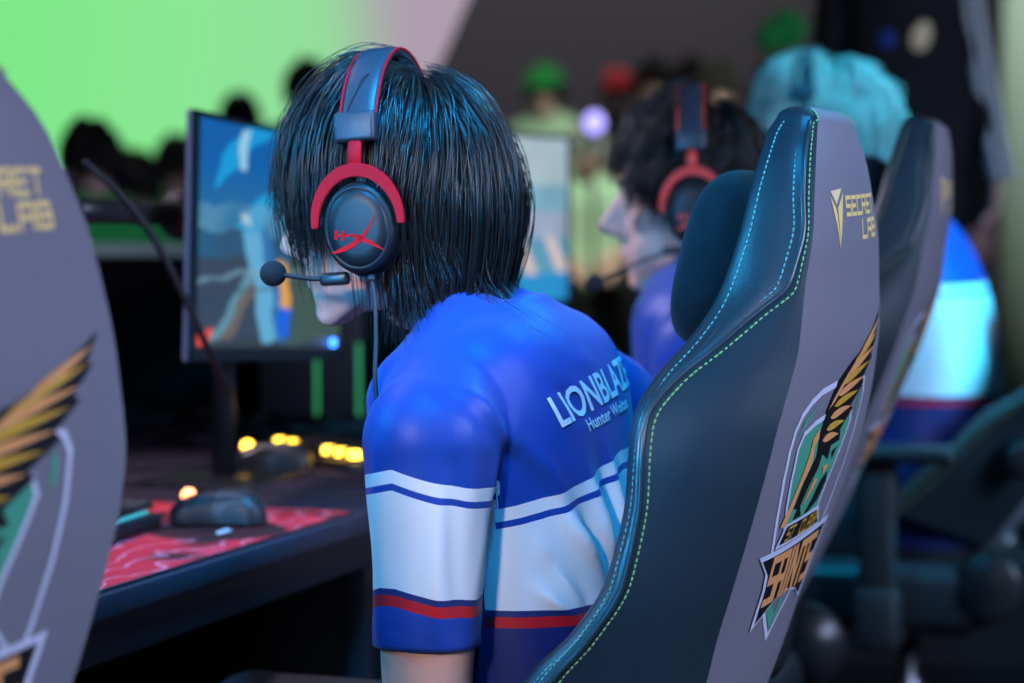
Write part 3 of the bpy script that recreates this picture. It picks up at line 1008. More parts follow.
def make_mouse(label, p, rz, led):
    t = thing('gaming_mouse', label, 'mouse', p, rz)
    v, f = mouse_shell(); np_mesh('shell', v, f, hm, t)
    for sx in (-1, 1):
        vs = []; fs = []
        g = [(sx * 0.004, 0.004), (sx * 0.027, 0.004), (sx * 0.026, 0.030), (sx * 0.022, 0.058), (sx * 0.004, 0.061)]
        # button plates follow the shell
        for y in np.linspace(0.002, 0.058, 9):
            for x in np.linspace(0.004, 0.0255, 6):
                s = y / 0.0625
                w_ = 0.031 * (1 - 0.16 * math.cos(s * 2.6)) * (1 - abs(s) ** 5) ** 0.5
                hh = 0.040 * (0.45 + 0.55 * math.cos((s + 0.25) * 1.15)) * (1 - abs(s) ** 7) ** 0.5
                c = min(0.98, (x / w_)) ** (1 / 0.75)
                vs.append((sx * x, y, 0.0062 + hh * math.sqrt(1 - c * c) ** 0.7))
        for j in range(8):
            for i in range(5):
                a = j * 6 + i
                q = (a, a + 1, a + 7, a + 6)
                fs.append(q if sx > 0 else q[::-1])
        np_mesh('button', vs, fs, M['plastic'], t)
    v, f = tube_geo([(-.004, .036, .036), (-.0035, .036, .036), (.0035, .036, .036), (.004, .036, .036)], [.007, .0095, .0095, .007], 18)
    np_mesh('wheel', v, f, led, t)
    v, f = tube_geo([(-.0025, .036, .036), (.0025, .036, .036)], .0102, 18)
    np_mesh('wheel_tyre', v, f, M['plastic'], t)
    vb, fb = mouse_shell(0.056, 0.118, 0.008)
    np_mesh('base', vb, fb, M['plastic'], t)
    return t


pm_ = desk_point(218, 524, DESK_Z + .004)
ms1 = make_mouse('black honeycomb mouse with orange wheel light on the red pad', pm_, CA + 0.28, M['led_orange'])
pm2 = desk_point(272, 471, DESK_Z + .005)
ms2 = make_mouse('blurred dark mouse with a yellow light on the plain dark mat', pm2, CA + 0.20, M['led_yellow'])
for (mm, off, nm, lab) in ((ms1, [(0, 0.066, 0.012), (-0.03, 0.14, .004), (-0.02, 0.25, .004), (0.05, 0.38, .004)], 'mouse_cable', 'thin black cable running back from the mouse on the red pad'),
                          (ms2, [(0, 0.066, 0.012), (0.02, 0.14, .005), (-0.04, 0.24, .003), (-0.12, 0.33, .003)], 'mouse_cable', 'thin cable running back from the mouse on the dark mat')):
    Mx = Matrix.Translation(mm.location) @ Matrix.Rotation(mm.rotation_euler.z, 4, 'Z')
    pts = [Mx @ V(q) for q in off]
    for q in pts[2:]: q.z = DESK_Z + 0.004
    tag(tube(nm, [tuple(q) for q in pts], 0.0022, M['cable'], n=30, ns=6), lab, 'cable')


# keyboards
def make_keyboard(label, p, rz, rows, cols, glow, caps_led=None):
    t = thing('keyboard', label, 'keyboard', p, rz)
    w_, d_ = cols * 0.019 + 0.012, rows * 0.019 + 0.012
    bm_obj('case', box_bm(w_, d_, 0.018, (0, 0, 0.010), 0.004, 2), M['plastic_matte'], t, angle=40)
    bm_obj('light_plate', box_bm(w_ - 0.026, d_ - 0.026, 0.003, (0, 0, 0.0205)), glow, t, smooth=False)
    n = 0
    for r in range(rows):
        c = 0
        while c < cols:
            span = 5 if (r == 0 and c == 4 and cols > 9) else 1
            span = min(span, cols - c)
            x = -w_ / 2 + 0.006 + (c + span / 2) * 0.019
            y = -d_ / 2 + 0.006 + (r + 0.5) * 0.019
            b = bmesh.new()
            bmesh.ops.create_cube(b, size=1)
            for v_ in b.verts:
                k = 0.82 if v_.co.z > 0 else 1.0
                sxx = 0.0165 * span + 0.0025 * (span - 1)
                v_.co = V((x + v_.co.x * sxx * k, y + v_.co.y * 0.0165 * k, 0.030 + v_.co.z * 0.010))
            bmesh.ops.bevel(b, geom=b.edges[:], offset=0.0012, segments=1, affect='EDGES')
            bm_obj('keycap', b, caps_led(r, c) if caps_led else M['keycap'], t, smooth=False)
            c += span
    return t


kp = desk_point(152, 531, DESK_Z + .004)
kc = dk(0.655, 0.245, DESK_Z + .004)
make_keyboard('compact black keyboard with cyan backlight on the red pad, half behind the left chair', kc, CA + 0.10, 5, 12, M['key_glow'])
kp2 = desk_point(300, 447, DESK_Z)
make_keyboard('distant keyboard glowing with yellow lights on the farther desk', desk_point(311, 446, DESK_Z + 0.032) * 1.0 + V((.83 * .0425, .55 * .0425, -0.032)), math.radians(-56), 5, 14, M['plastic'],
              lambda r, c: M['led_yellow'] if r == 0 and c % 2 == 1 else M['keycap'])


# ------------------------------------------------------------------ monitors
def game_picture(u, v):
    """colours of the game picture; u right, v up, 0..1"""
    def mixc(a, b, t): return a + (b - a) * t
    L_ = lambda r, g, b: np.array(srgb(r, g, b)[:3])
    u0, v0 = u, v
    u = u + .016 * math.sin(9 * v0 + 2) + .010 * math.sin(27 * v0 + 8 * u0)
    v = v + .012 * math.sin(11 * u0 + 1) + .008 * math.sin(31 * u0 + 6 * v0)
    n1 = math.sin(u * 9 + v * 4) * 0.5 + math.sin(u * 23 - v * 13) * 0.3 + math.sin(v * 41 + u * 5) * 0.2
    if v > 0.52:
        t = (v - 0.52) / 0.48
        c = mixc(L_(40, 110, 150), L_(8, 92, 165), min(1, t * 1.6))
        if abs((u * 0.9 - v) % 0.42 - 0.2) < 0.07 and u > 0.15: c = mixc(c, L_(20, 165, 225), 0.75)
        if t < 0.25: c = mixc(c, L_(110, 165, 190), 0.35 + 0.3 * n1)
        if 0.27 < u < 0.32 and 0.80 < v < 0.97: c = L_(150, 200, 225)
        if 0.50 < u < 0.60 and 0.86 < v < 0.97: c = L_(235, 105, 60)
        if 0.30 < u < 0.36 and 0.55 < v < 0.60: c = L_(170, 195, 210)
    else:
        c = L_(52, 66, 84)
        if v > 0.40: c = mixc(c, L_(30, 95, 135), 0.6 + 0.3 * n1)
        if u > 0.62: c = L_(62, 84, 74)
        x1 = 0.10 + 0.30 * (v / 0.45)
        if abs(u - x1 - 0.02) < 0.030: c = L_(92, 140, 158)
        elif 0 < u - x1 - 0.05 < 0.07 and v < 0.34: c = L_(105, 95, 88)
        x2 = 0.50 - 0.14 * (v / 0.5)
        if abs(u - x2) < 0.055: c = L_(96, 168, 208)
        elif abs(u - x2 - 0.09) < 0.03: c = L_(45, 110, 170)
        if abs(v - 0.30 - 0.10 * u) < 0.012: c = mixc(c, L_(120, 160, 180), .6)
        if abs(v - 0.20 - 0.16 * u) < 0.010: c = mixc(c, L_(40, 60, 80), .6)
        if abs(u - 0.60 + 0.10 * v) < 0.035 and 0.18 < v < 0.42: c = L_(220, 160, 70)
        if abs(u - 0.60 + 0.08 * v) < 0.045 and 0.06 < v < 0.20: c = L_(20, 95, 220)
        if 0.02 < u < 0.13 and 0.03 < v < 0.09: c = L_(225, 70, 55)
        if v < 0.03: c = L_(50, 60, 66)
    return c


def other_picture(u, v):
    L_ = lambda r, g, b: np.array(srgb(r, g, b)[:3])
    n1 = math.sin(u * 9 + v * 4) * 0.5 + math.sin(u * 17 - v * 13) * 0.3
    c = L_(165, 185, 195) * (1 + 0.10 * n1)
    if v < 0.72: c = L_(120, 165, 185) * (1 + 0.2 * n1)
    if v < 0.55: c = L_(150, 160, 185) * (1 + 0.2 * n1)
    if v < 0.40: c = L_(95, 150, 180)
    if v < 0.40 and (u * 3 + v * 2) % 1 < 0.35: c = L_(215, 190, 185)
    if v < 0.18: c = L_(40, 140, 200)
    return c


M['game_picture'] = emit_attr('game_picture', 'picture', 1.0)


def make_monitor(label, p, rz, w_, h_, pic, tilt=0.0, strength=None, group='monitors in the row'):
    """p: centre of the lower edge of the panel; the screen faces local -y"""
    t = thing('monitor', label, 'monitor', (p.x, p.y, DESK_Z), rz, group)
    z0 = p.z - DESK_Z
    Rt = Matrix.Rotation(tilt, 4, 'Y')
    Tr = Matrix.Translation((0, 0, z0)) @ Rt
    bm = box_bm(w_, 0.009, h_, (0, 0.0065, h_ / 2), 0.002, 2)
    bmesh.ops.transform(bm, matrix=Tr, verts=bm.verts[:])
    bm_obj('housing', bm, M['monitor_side'], t, angle=40)
    bz = bmesh.new()
    b_, bb = 0.008, 0.018
    for (sx, sz, cx, cz) in ((w_, b_, 0, h_ - b_ / 2), (w_, bb, 0, bb / 2), (b_ * 2.2, h_, -w_ / 2 + b_ * 1.1, h_ / 2), (b_, h_, w_ / 2 - b_ / 2, h_ / 2)):
        box_bm(sx, 0.005, sz, (cx, 0.0005, cz), bm=bz)
    bmesh.ops.transform(bz, matrix=Tr, verts=bz.verts[:])
    bm_obj('bezel', bz, M['bezel'], t, smooth=False)
    nx, nz = 110, 72
    vs, fs, cols = [], [], []
    for j in range(nz + 1):
        for i in range(nx + 1):
            u, v = i / nx, j / nz
            vs.append(Tr @ V((-w_ / 2 + b_ + u * (w_ - 2 * b_), 0.0010, bb + v * (h_ - bb - b_))))
            cols.append(list(pic(u, v)) + [1.0])
    for j in range(nz):
        for i in range(nx):
            a = j * (nx + 1) + i
            fs.append((a, a + 1, a + nx + 2, a + nx + 1))
    o = np_mesh('display', vs, fs, M['game_picture'], t)
    at_ = o.data.attributes.new('picture', 'FLOAT_COLOR', 'POINT')
    at_.data.foreach_set('color', np.array(cols, dtype=np.float32).ravel())
    bk = box_bm(w_ * 0.55, 0.03, h_ * 0.5, (0, 0.024, h_ * 0.5), 0.010, 2)
    bmesh.ops.transform(bk, matrix=Tr, verts=bk.verts[:])
    bm_obj('rear_hump', bk, M['plastic_matte'], t, angle=40)
    # neck behind the panel down to the foot
    v, f = tube_geo([(0, 0.075, 0.006), (0, 0.075, z0 + h_ * 0.5)], 0.018, 14)
    np_mesh('stand_column', v, f, M['plastic'], t)
    bm_obj('stand_arm', box_bm(0.05, 0.05, 0.05, (0, 0.065, z0 + h_ * 0.5), 0.006), M['plastic'], t, angle=40)
    bm_obj('stand_foot', box_bm(0.22, 0.18, 0.010, (0, 0.07, 0.005), 0.004), M['plastic'], t, angle=40)
    return t


MW, MH = 0.54, 0.335
pL = at(189, 374, 3.20)
YAWM = math.radians(72)
Rm = V((math.cos(YAWM), math.sin(YAWM), 0))
pc = pL + Rm * (MW / 2)
mon1 = make_monitor('monitor showing a bright blue racing game beside the player with black hair', pc, YAWM, MW, MH, game_picture, tilt=0.062)
v, f = ellipsoid_geo((MW / 2 - 0.045, -0.004, pc.z - DESK_Z + 0.012), (0.0062, 0.004, 0.0062))
np_mesh('power_light', v, f, M['led_blue'], mon1)
pL2 = at(470, 322, 4.20)
make_monitor('blurred pale monitor between the two headset wearers', pL2 + R_ * (MW / 2), CA, MW, MH, other_picture)

# arm holding the screens, clamp pole
pa = at(181, 214, 3.35); pb = at(60, 210, 3.05)
t = thing('screen_mount', 'dark monitor arm reaching left from behind the blue game screen', 'screen mount', (pa.x, pa.y, DESK_Z))
q = V((pa.x, pa.y, DESK_Z))
base = V((pb.x - 0.05, pb.y + 0.02, DESK_Z)) - q
mid = pb - q; end = pa - q
v, f = tube_geo([tuple(mid), tuple(mid.lerp(end, .5)), tuple(end)], 0.016, 12, sx=0.8)
np_mesh('beam', v, f, M['plastic'], t)
v, f = tube_geo([(mid.x, mid.y, 0.0), (mid.x, mid.y, mid.z + 0.05)], 0.020, 14)
np_mesh('pole', v, f, M['plastic'], t)
v, f = ellipsoid_geo(tuple(end), (0.034, 0.034, 0.036)); np_mesh('swivel_head', v, f, M['plastic_matte'], t)
v, f = ellipsoid_geo(tuple(mid), (0.03, 0.03, 0.03)); np_mesh('elbow_joint', v, f, M['plastic_matte'], t)
bm_obj('clamp', box_bm(0.07, 0.07, 0.03, (mid.x, mid.y, 0.015), 0.004), M['plastic'], t, angle=40)

# hanging cable across the gap
pts = [at(84, 162, 3.0), at(118, 192, 3.02), at(150, 232, 3.04), at(176, 280, 3.06), at(204, 340, 3.1), at(228, 392, 3.2)]
tag(tube('hanging_cable', [tuple(p) for p in pts], 0.005, M['cable'], n=30, ns=8), 'thick black cable hanging diagonally left of the blue game screen', 'cable')

# black partition behind the desks
pp0 = at(60, 250, 5.0); pp1 = at(440, 250, 5.0)
t = thing('partition', 'black partition panel behind the desks, below the green screen', 'partition', (pp0.x, 5.0, 0))
wp = pp1.x - pp0.x
bm_obj('panel', box_bm(wp + 2.2, 0.04, pp0.z - 0.012, ((wp - 2.2) / 2, 0, (pp0.z - .012) / 2)), M['black_panel'], t, smooth=False)
bm_obj('top_ledge', box_bm(wp + 2.2, 0.16, 0.026, ((wp - 2.2) / 2, 0.03, pp0.z), 0.004), M['wall_pale'], t, angle=40)  # pale green puts the screen's light into the panel top's colour
for k in (-1.9, -0.6, wp - 0.1):
    bm_obj('foot', box_bm(0.05, 0.40, 0.04, (k, 0, 0.02), 0.005), M['plastic_matte'], t, angle=40)

# computer tower with green light strips
pt = at(312, 425, 4.35); pt.z = DESK_Z
t = thing('computer_tower', 'black computer tower with green light strips behind the game screen', 'computer', (pt.x, pt.y, DESK_Z), math.radians(4))
bm_obj('case', box_bm(0.19, 0.34, 0.36, (0.0, 0.17, 0.185), 0.006), M['black_panel'], t, angle=40)
bm_obj('front_panel', box_bm(0.186, 0.014, 0.35, (0.0, -0.006, 0.185), 0.004), M['plastic_matte'], t, angle=40)
pg = at(316, 372, pt.y - 0.02)
bm_obj('light_strip', box_bm(0.007, 0.004, 0.13, (pg.x - pt.x, -0.015, 0.08)), M['led_green'], t, smooth=False)
pg2 = at(358, 372, pt.y - 0.02)
bm_obj('light_strip', box_bm(0.007, 0.004, 0.13, (pg2.x - pt.x, -0.015, 0.08)), M['led_green'], t, smooth=False)
for k in range(4):
    bm_obj('foot', box_bm(0.03, 0.03, 0.006, ((-0.07, 0.07)[k % 2], (0.04, 0.30)[k // 2], 0.003)), M['plastic'], t, smooth=False)

# tangle of cables on the back of the farther desk
cab = [[(112, 412), (150, 404), (200, 412), (250, 400), (300, 408)], [(120, 430), (170, 418), (215, 426), (262, 408), (330, 420)],
       [(130, 396), (180, 408), (230, 396), (280, 414), (345, 404)], [(118, 446), (160, 436), (205, 440), (240, 424), (290, 430)],
       [(150, 390), (175, 420), (210, 432), (258, 420), (300, 396)], [(205, 392), (225, 412), (262, 436), (310, 430), (350, 414)],
       [(125, 405), (140, 425), (180, 440), (225, 436), (262, 448)]]
lab_c = ['topmost loop of cable lying behind the dark mat', 'long wavy cable crossing the back of the farther desk', 'cable below the bottom edge of the game screen',
         'lowest cable of the tangle, near the dark mat', 'cable curling down from under the game screen', 'cable passing by the foot of the computer tower', 'short cable ending by the farther mouse']
for ps, lb in zip(cab, lab_c):
    w3 = [desk_point(a, b, DESK_Z + 0.006 + 0.016 * rnd.random()) for a, b in ps]
    tag(tube('desk_cable', [tuple(q) for q in w3], 0.005, M['cable_grey'], n=30, ns=6), lb, 'cable', 'tangle of cables behind the game screen')

# ------------------------------------------------------------------ people
def head_geos(Mh, nose=1.0, s=1.0):
    """closed shapes of a head; Mh maps head space (x right, y forward, z up, origin between the ears) to figure space"""
    R3 = np.array(Mh.to_3x3())

    def E(c, r, rot=None):
        c2 = Mh @ (V(c) * s)
        R_l = R3 if rot is None else R3 @ np.array(rot)
        return ellipsoid_geo(tuple(c2), tuple(np.array(r) * s), R_l, 20, 14)

    def C(a, b, ra, rb):
        return capsule_geo(tuple(Mh @ (V(a) * s)), tuple(Mh @ (V(b) * s)), ra * s, rb * s, 14)
    tilt = Matrix.Rotation(math.radians(-12), 3, 'X')
    g = [E((0, -.014, .050), (.074, .096, .080)),
         E((0, .036, .020), (.066, .062, .078)),
         E((0, .046, -.030), (.055, .050, .070)),
         E((0, .030, -.062), (.052, .056, .040)),
         E((0, .076, -.100), (.022, .020, .017)),
         C((-.052, .000, -.055), (-.016, .074, -.102), .018, .014), C((.052, .000, -.055), (.016, .074, -.102), .018, .014),
         E((-.040, .064, -.016), (.024, .024, .020)), E((.040, .064, -.016), (.024, .024, .020)),
         C((-.042, .080, .030), (0, .092, .026), .011, .012), C((.042, .080, .030), (0, .092, .026), .011, .012),
         C((0, .092, .022), (0, .118 + .004 * nose, -.024), .0085, .0120),
         E((0, .096, -.010), (.014, .018, .030)), E((0, .104, -.026), (.015, .016, .014)),
         E((0, .119, -.028), (.0105, .0110, .0100)),
         E((-.012, .108, -.032), (.0085, .011, .0085)), E((.012, .108, -.032), (.0085, .011, .0085)),
         E((0, .095, -.044), (.016, .010, .010)),
         E((-.034, .046, -.056), (.026, .040, .036)), E((.034, .046, -.056), (.026, .040, .036)), E((-.022, .066, -.078), (.022, .024, .022)), E((.022, .066, -.078), (.022, .024, .022)),
         E((0, .0935, -.058), (.022, .0115, .0065)), E((0, .0910, -.069), (.019, .0115, .0070)),
         E((0, .084, -.083), (.020, .012, .010)), E((0, .083, -.062), (.032, .016, .022))]
    for sx in (-1, 1):
        g.append(E((sx * .032, .0745, .0175), (.018, .0125, .0055))); g.append(E((sx * .032, .0735, .0020), (.017, .0110, .0045)))
    for sx in (-1, 1):
        g.append(E((sx * .076, -.006, .002), (.0085, .018, .032), Matrix.Rotation(sx * 0.25, 3, 'Z')))
        g.append(E((sx * .078, -.014, .012), (.0065, .016, .022)))
    return g


def eyes(Mh, parent, s=1.0, brow_mat=None):
    for sx in (-1, 1):
        c = Mh @ (V((sx * .032, .0735, .0095)) * s)
        v, f = ellipsoid_geo(tuple(c), (.0120 * s,) * 3)
        e = np_mesh('eye', v, f, M['eye'], parent)
        d = (Mh.to_3x3() @ V((0, 1, -0.12))).normalized()
        v, f = ellipsoid_geo(tuple(c + d * .0085 * s), (.0062 * s,) * 3)
        np_mesh('iris', v, f, M['iris'], e)
        pts = [Mh @ (V(q) * s) for q in ((sx * .014, .101, .030), (sx * .030, .098, .036), (sx * .050, .084, .033))]
        v, f = tube_geo(catmull([tuple(p) for p in pts], 10), np.interp(np.linspace(0, 1, 10), [0, .4, 1], [.003, .004, .0015]) * s, 6)
        np_mesh('eyebrow', v, f, brow_mat or M['hair_brown'], parent)


def hand_geos(wrist, direc, palm_n, side):
    """relaxed hand: palm plus four fingers of different lengths and a thumb; side -1 = left hand"""
    w_ = np.array(wrist, float); d = np.array(direc, float); d /= np.linalg.norm(d)
    n = np.array(palm_n, float); n -= d * (n @ d); n /= np.linalg.norm(n)      # out of the palm
    t = np.cross(d, n) * side * -1                                               # towards the thumb
    g = []
    Rm_ = np.array([t, d, n]).T
    g.append(ellipsoid_geo(w_ + d * .048, (.040, .052, .016), Rm_, 18, 12))
    g.append(ellipsoid_geo(w_ + d * .075, (.040, .026, .014), Rm_, 18, 12))
    for k, (off, ln) in enumerate(((.030, .072), (.010, .080), (-.010, .074), (-.030, .058))):
        a = w_ + d * .088 + t * off
        b = a + d * ln * .45 + n * .010
        c = b + d * ln * .28 + n * .018
        e = c + d * ln * .16 + n * .018
        g.append(limb_geo([a - d * .02, a, b, c, e], [.0095, .0095, .0085, .008, .0065], 12, 16))
    a = w_ + d * .025 + t * .030
    g.append(limb_geo([a, a + t * .022 + d * .022 + n * .008, a + t * .034 + d * .048 + n * .014, a + t * .034 + d * .070 + n * .016], [.014, .012, .0105, .008], 12, 16))
    return g


TORSO = [  # t, half width, half depth
    (-.16, .150, .105), (-.06, .178, .122), (.08, .178, .120), (.26, .160, .110), (.44, .162, .110), (.62, .180, .116),
    (.78, .186, .108), (.90, .165, .085), (.98, .110, .066), (1.04, .070, .058)]


def torso_geo(path, grow=0.0, t0=-.16, t1=1.04, wid=1.0, n=40, ns=32, depth=1.0):
    """path: spine centre points (pelvis .. neck base)"""
    ts = np.linspace(t0, t1, n)
    P = catmull(path, 60)
    tt = np.linspace(0, 1, 60)
    tab = np.array(TORSO)

    def pos(t):
        if t < 0: return P[0] + (P[0] - P[4]) * (-t / tt[4])
        if t > 1: return P[-1] + (P[-1] - P[-5]) * ((t - 1) / (tt[-1] - tt[-5]))
        return np.array([np.interp(t, tt, P[:, k]) for k in range(3)])
    vs, fs = [], []
    for t in ts:
        c = pos(t); T = pos(t + .02) - pos(t - .02); T /= np.linalg.norm(T)
        X = np.array([1.0, 0, 0]); X -= T * (X @ T); X /= np.linalg.norm(X)
        Y = np.cross(T, X)
        hw = float(pchip(tab[:, 0], tab[:, 1], t)) * wid + grow
        hd = float(pchip(tab[:, 0], tab[:, 2], t)) * depth + grow
        for k in range(ns):
            a = 2 * PI * k / ns
            ca, sa = math.cos(a), math.sin(a)
            vs.append(c + X * hw * math.copysign(abs(ca) ** .82, ca) + Y * hd * math.copysign(abs(sa) ** .82, sa))
    for i in range(n - 1):
        for k in range(ns):
            fs.append((i * ns + k, i * ns + (k + 1) % ns, (i + 1) * ns + (k + 1) % ns, (i + 1) * ns + k))
    fs.append(tuple(range(ns - 1, -1, -1))); fs.append(tuple((n - 1) * ns + k for k in range(ns)))
    return vs, fs


def make_body(root, J, skin, voxel=.0045, wid=1.0, depth=1.0, headscale=1.0, nose=1.0):
    g = [torso_geo(J['spine'], 0, wid=wid, depth=depth)]
    nb = np.array(J['spine'][-1]); hc = np.array((J['head'] @ V((0, -.020, -.060)))[:])
    g.append(limb_geo([nb + np.array([0, .000, -.075]), nb + np.array([0, .008, -.02]), nb * .5 + hc * .5 + np.array([0, -.004, 0]), hc], [.046, .052, .053, .056], 18, 16))
    g += head_geos(J['head'], nose, headscale)
    for sd in ('L', 'R'):
        sh, el, wr = (np.array(J[k + sd], float) for k in ('sh', 'el', 'wr'))
        sx = -1 if sd == 'L' else 1
        g.append(capsule_geo(nb + np.array([sx * .035, .000, -.048]), sh + np.array([-sx * .02, 0, .000]), .044, .048))
        g.append(limb_geo([sh, sh * .5 + el * .5, el], [.055, .048, .040], 18, 16))
        g.append(capsule_geo(el, el + (wr - el) * .05, .040, .039))
        g.append(limb_geo([el, el * .6 + wr * .4, wr], [.040, .040, .026], 18, 16))
        g += hand_geos(wr - (wr - el) / np.linalg.norm(wr - el) * .01, J['hd' + sd], J['pn' + sd], sx)
        hp, kn, an = (np.array(J[k + sd], float) for k in ('hp', 'kn', 'an'))
        g.append(limb_geo([hp, hp * .5 + kn * .5, kn], [.085, .076, .056], 18, 16))
        g.append(capsule_geo(kn, kn + (an - kn) * .05, .056, .055))
        g.append(limb_geo([kn, kn * .6 + an * .4, an], [.055, .056, .038], 18, 16))
        fd = np.array(J.get('foot', (0, 1, 0)), float)
        g.append(limb_geo([an - fd * .03, an - np.array([0, 0, .045]) + fd * .04, an - np.array([0, 0, .055]) + fd * .15], [.036, .036, .026], 16, 14))
    co, fa = fuse(g, voxel, 3, .5)
    nrm = vnormals(co, fa)
    cov = np.clip((nb[2] + .048 - co[:, 2]) / .03, 0, 1)
    cov *= np.where(co[:, 2] > nb[2] - .07, np.clip((nb[1] + .050 - co[:, 1]) / .02, 0, 1), 1.0)
    for sd in ('L', 'R'):
        sh, el, wr = (np.array(J[k + sd], float) for k in ('sh', 'el', 'wr'))
        for a_, b_ in ((sh + (el - sh) * .62, el + (el - sh) * .1), (el, wr + (wr - el) * .9)):
            d_, t_ = dist_seg(co, a_, b_)
            cov *= np.clip((d_ - .060) / .02, 0, 1)
    co = co - nrm * (.011 * cov * (co[:, 2] > .35))[:, None]
    return np_mesh('body', co, quads_or_tris(fa), skin, root)


def make_trousers(root, J, m_, wid=1.0, depth=1.0):
    g = [torso_geo(J['spine'], .010, -.16, .16, wid=wid, depth=depth)]
    for sd in ('L', 'R'):
        hp, kn, an = (np.array(J[k + sd], float) for k in ('hp', 'kn', 'an'))
        g.append(limb_geo([hp, hp * .5 + kn * .5, kn], [.088, .082, .068], 18, 16))
        g.append(capsule_geo(kn, kn + (an - kn) * .05, .070, .068))
        g.append(limb_geo([kn, kn * .6 + an * .4, an], [.069, .066, .056], 18, 16))
    co, fa = fuse(g, .009, 3, .5)
    np_mesh('trousers', co, quads_or_tris(fa), m_, root)
    fd = np.array(J.get('foot', (0, 1, 0)), float)
    for sd in ('L', 'R'):
        an = np.array(J['an' + sd], float)
        g = [limb_geo([an - fd * .05 - np.array([0, 0, .05]), an - np.array([0, 0, .055]) + fd * .04, an - np.array([0, 0, .062]) + fd * .18], [.044, .046, .034], 16, 14),
             capsule_geo(an, an - np.array([0, 0, .05]), .046, .046)]
        co, fa = fuse(g, .008, 3, .5)
        co[:, 2] = np.maximum(co[:, 2], 0.004)
        np_mesh('shoe', co, quads_or_tris(fa), M['shoe'], root)


# team jersey colours and painted hem shade, decided by two measured heights stored on the cloth
def jersey_material():
    m_ = bpy.data.materials.new('jersey_cloth'); m_.use_nodes = True
    nt = m_.node_tree; b = nt.nodes['Principled BSDF']
    b.inputs['Roughness'].default_value = 0.48
    b.inputs['Specular IOR Level'].default_value = 0.35
    b.inputs['Sheen Weight'].default_value = 0.15
    a = nt.nodes.new('ShaderNodeAttribute'); a.attribute_name = 'bands'
    sp = nt.nodes.new('ShaderNodeSeparateXYZ'); nt.links.new(a.outputs['Vector'], sp.inputs[0])
    blue, navy, white, red = (0.005, 0.052, 0.36, 1), (0.007, 0.024, 0.16, 1), (0.74, 0.76, 0.82, 1), (0.55, 0.006, 0.018, 1)

    def gt(sock, th):
        n = nt.nodes.new('ShaderNodeMath'); n.operation = 'GREATER_THAN'; n.inputs[1].default_value = th
        nt.links.new(sock, n.inputs[0]); return n.outputs[0]

    def mix(fac, A, B):
        n = nt.nodes.new('ShaderNodeMix'); n.data_type = 'RGBA'
        nt.links.new(fac, n.inputs['Factor'])
        for k, q in (('A', A), ('B', B)):
            if isinstance(q, tuple): n.inputs[k].default_value = q
            else: nt.links.new(q, n.inputs[k])
        return n.outputs['Result']
    top, bot = sp.outputs['X'], sp.outputs['Y']
    low = mix(gt(sp.outputs['Z'], .5), (0.006, 0.016, 0.13, 1), blue)  # body cloth below the red stripe: shade painted as a darker blue
    c = mix(gt(bot, -.0165), low, red)
    c = mix(gt(bot, -.0060), c, navy)
    c = mix(gt(bot, 0.0), c, white)
    c = mix(gt(top, -.0190), c, blue)
    c = mix(gt(top, -.0125), c, white)
    c = mix(gt(top, 0.0), c, blue)
    nt.links.new(c, b.inputs['Base Color'])
    tc = nt.nodes.new('ShaderNodeTexCoord')
    nz = nt.nodes.new('ShaderNodeTexNoise'); nz.inputs['Scale'].default_value = 900
    nt.links.new(tc.outputs['Object'], nz.inputs['Vector'])
    bp = nt.nodes.new('ShaderNodeBump'); bp.inputs['Strength'].default_value = .15; bp.inputs['Distance'].default_value = .001
    nt.links.new(nz.outputs['Fac'], bp.inputs['Height']); nt.links.new(bp.outputs['Normal'], b.inputs['Normal'])
    return m_


M['jersey'] = jersey_material()
M['collar'] = mat('collar', (0.006, 0.030, 0.24, 1), 0.6)


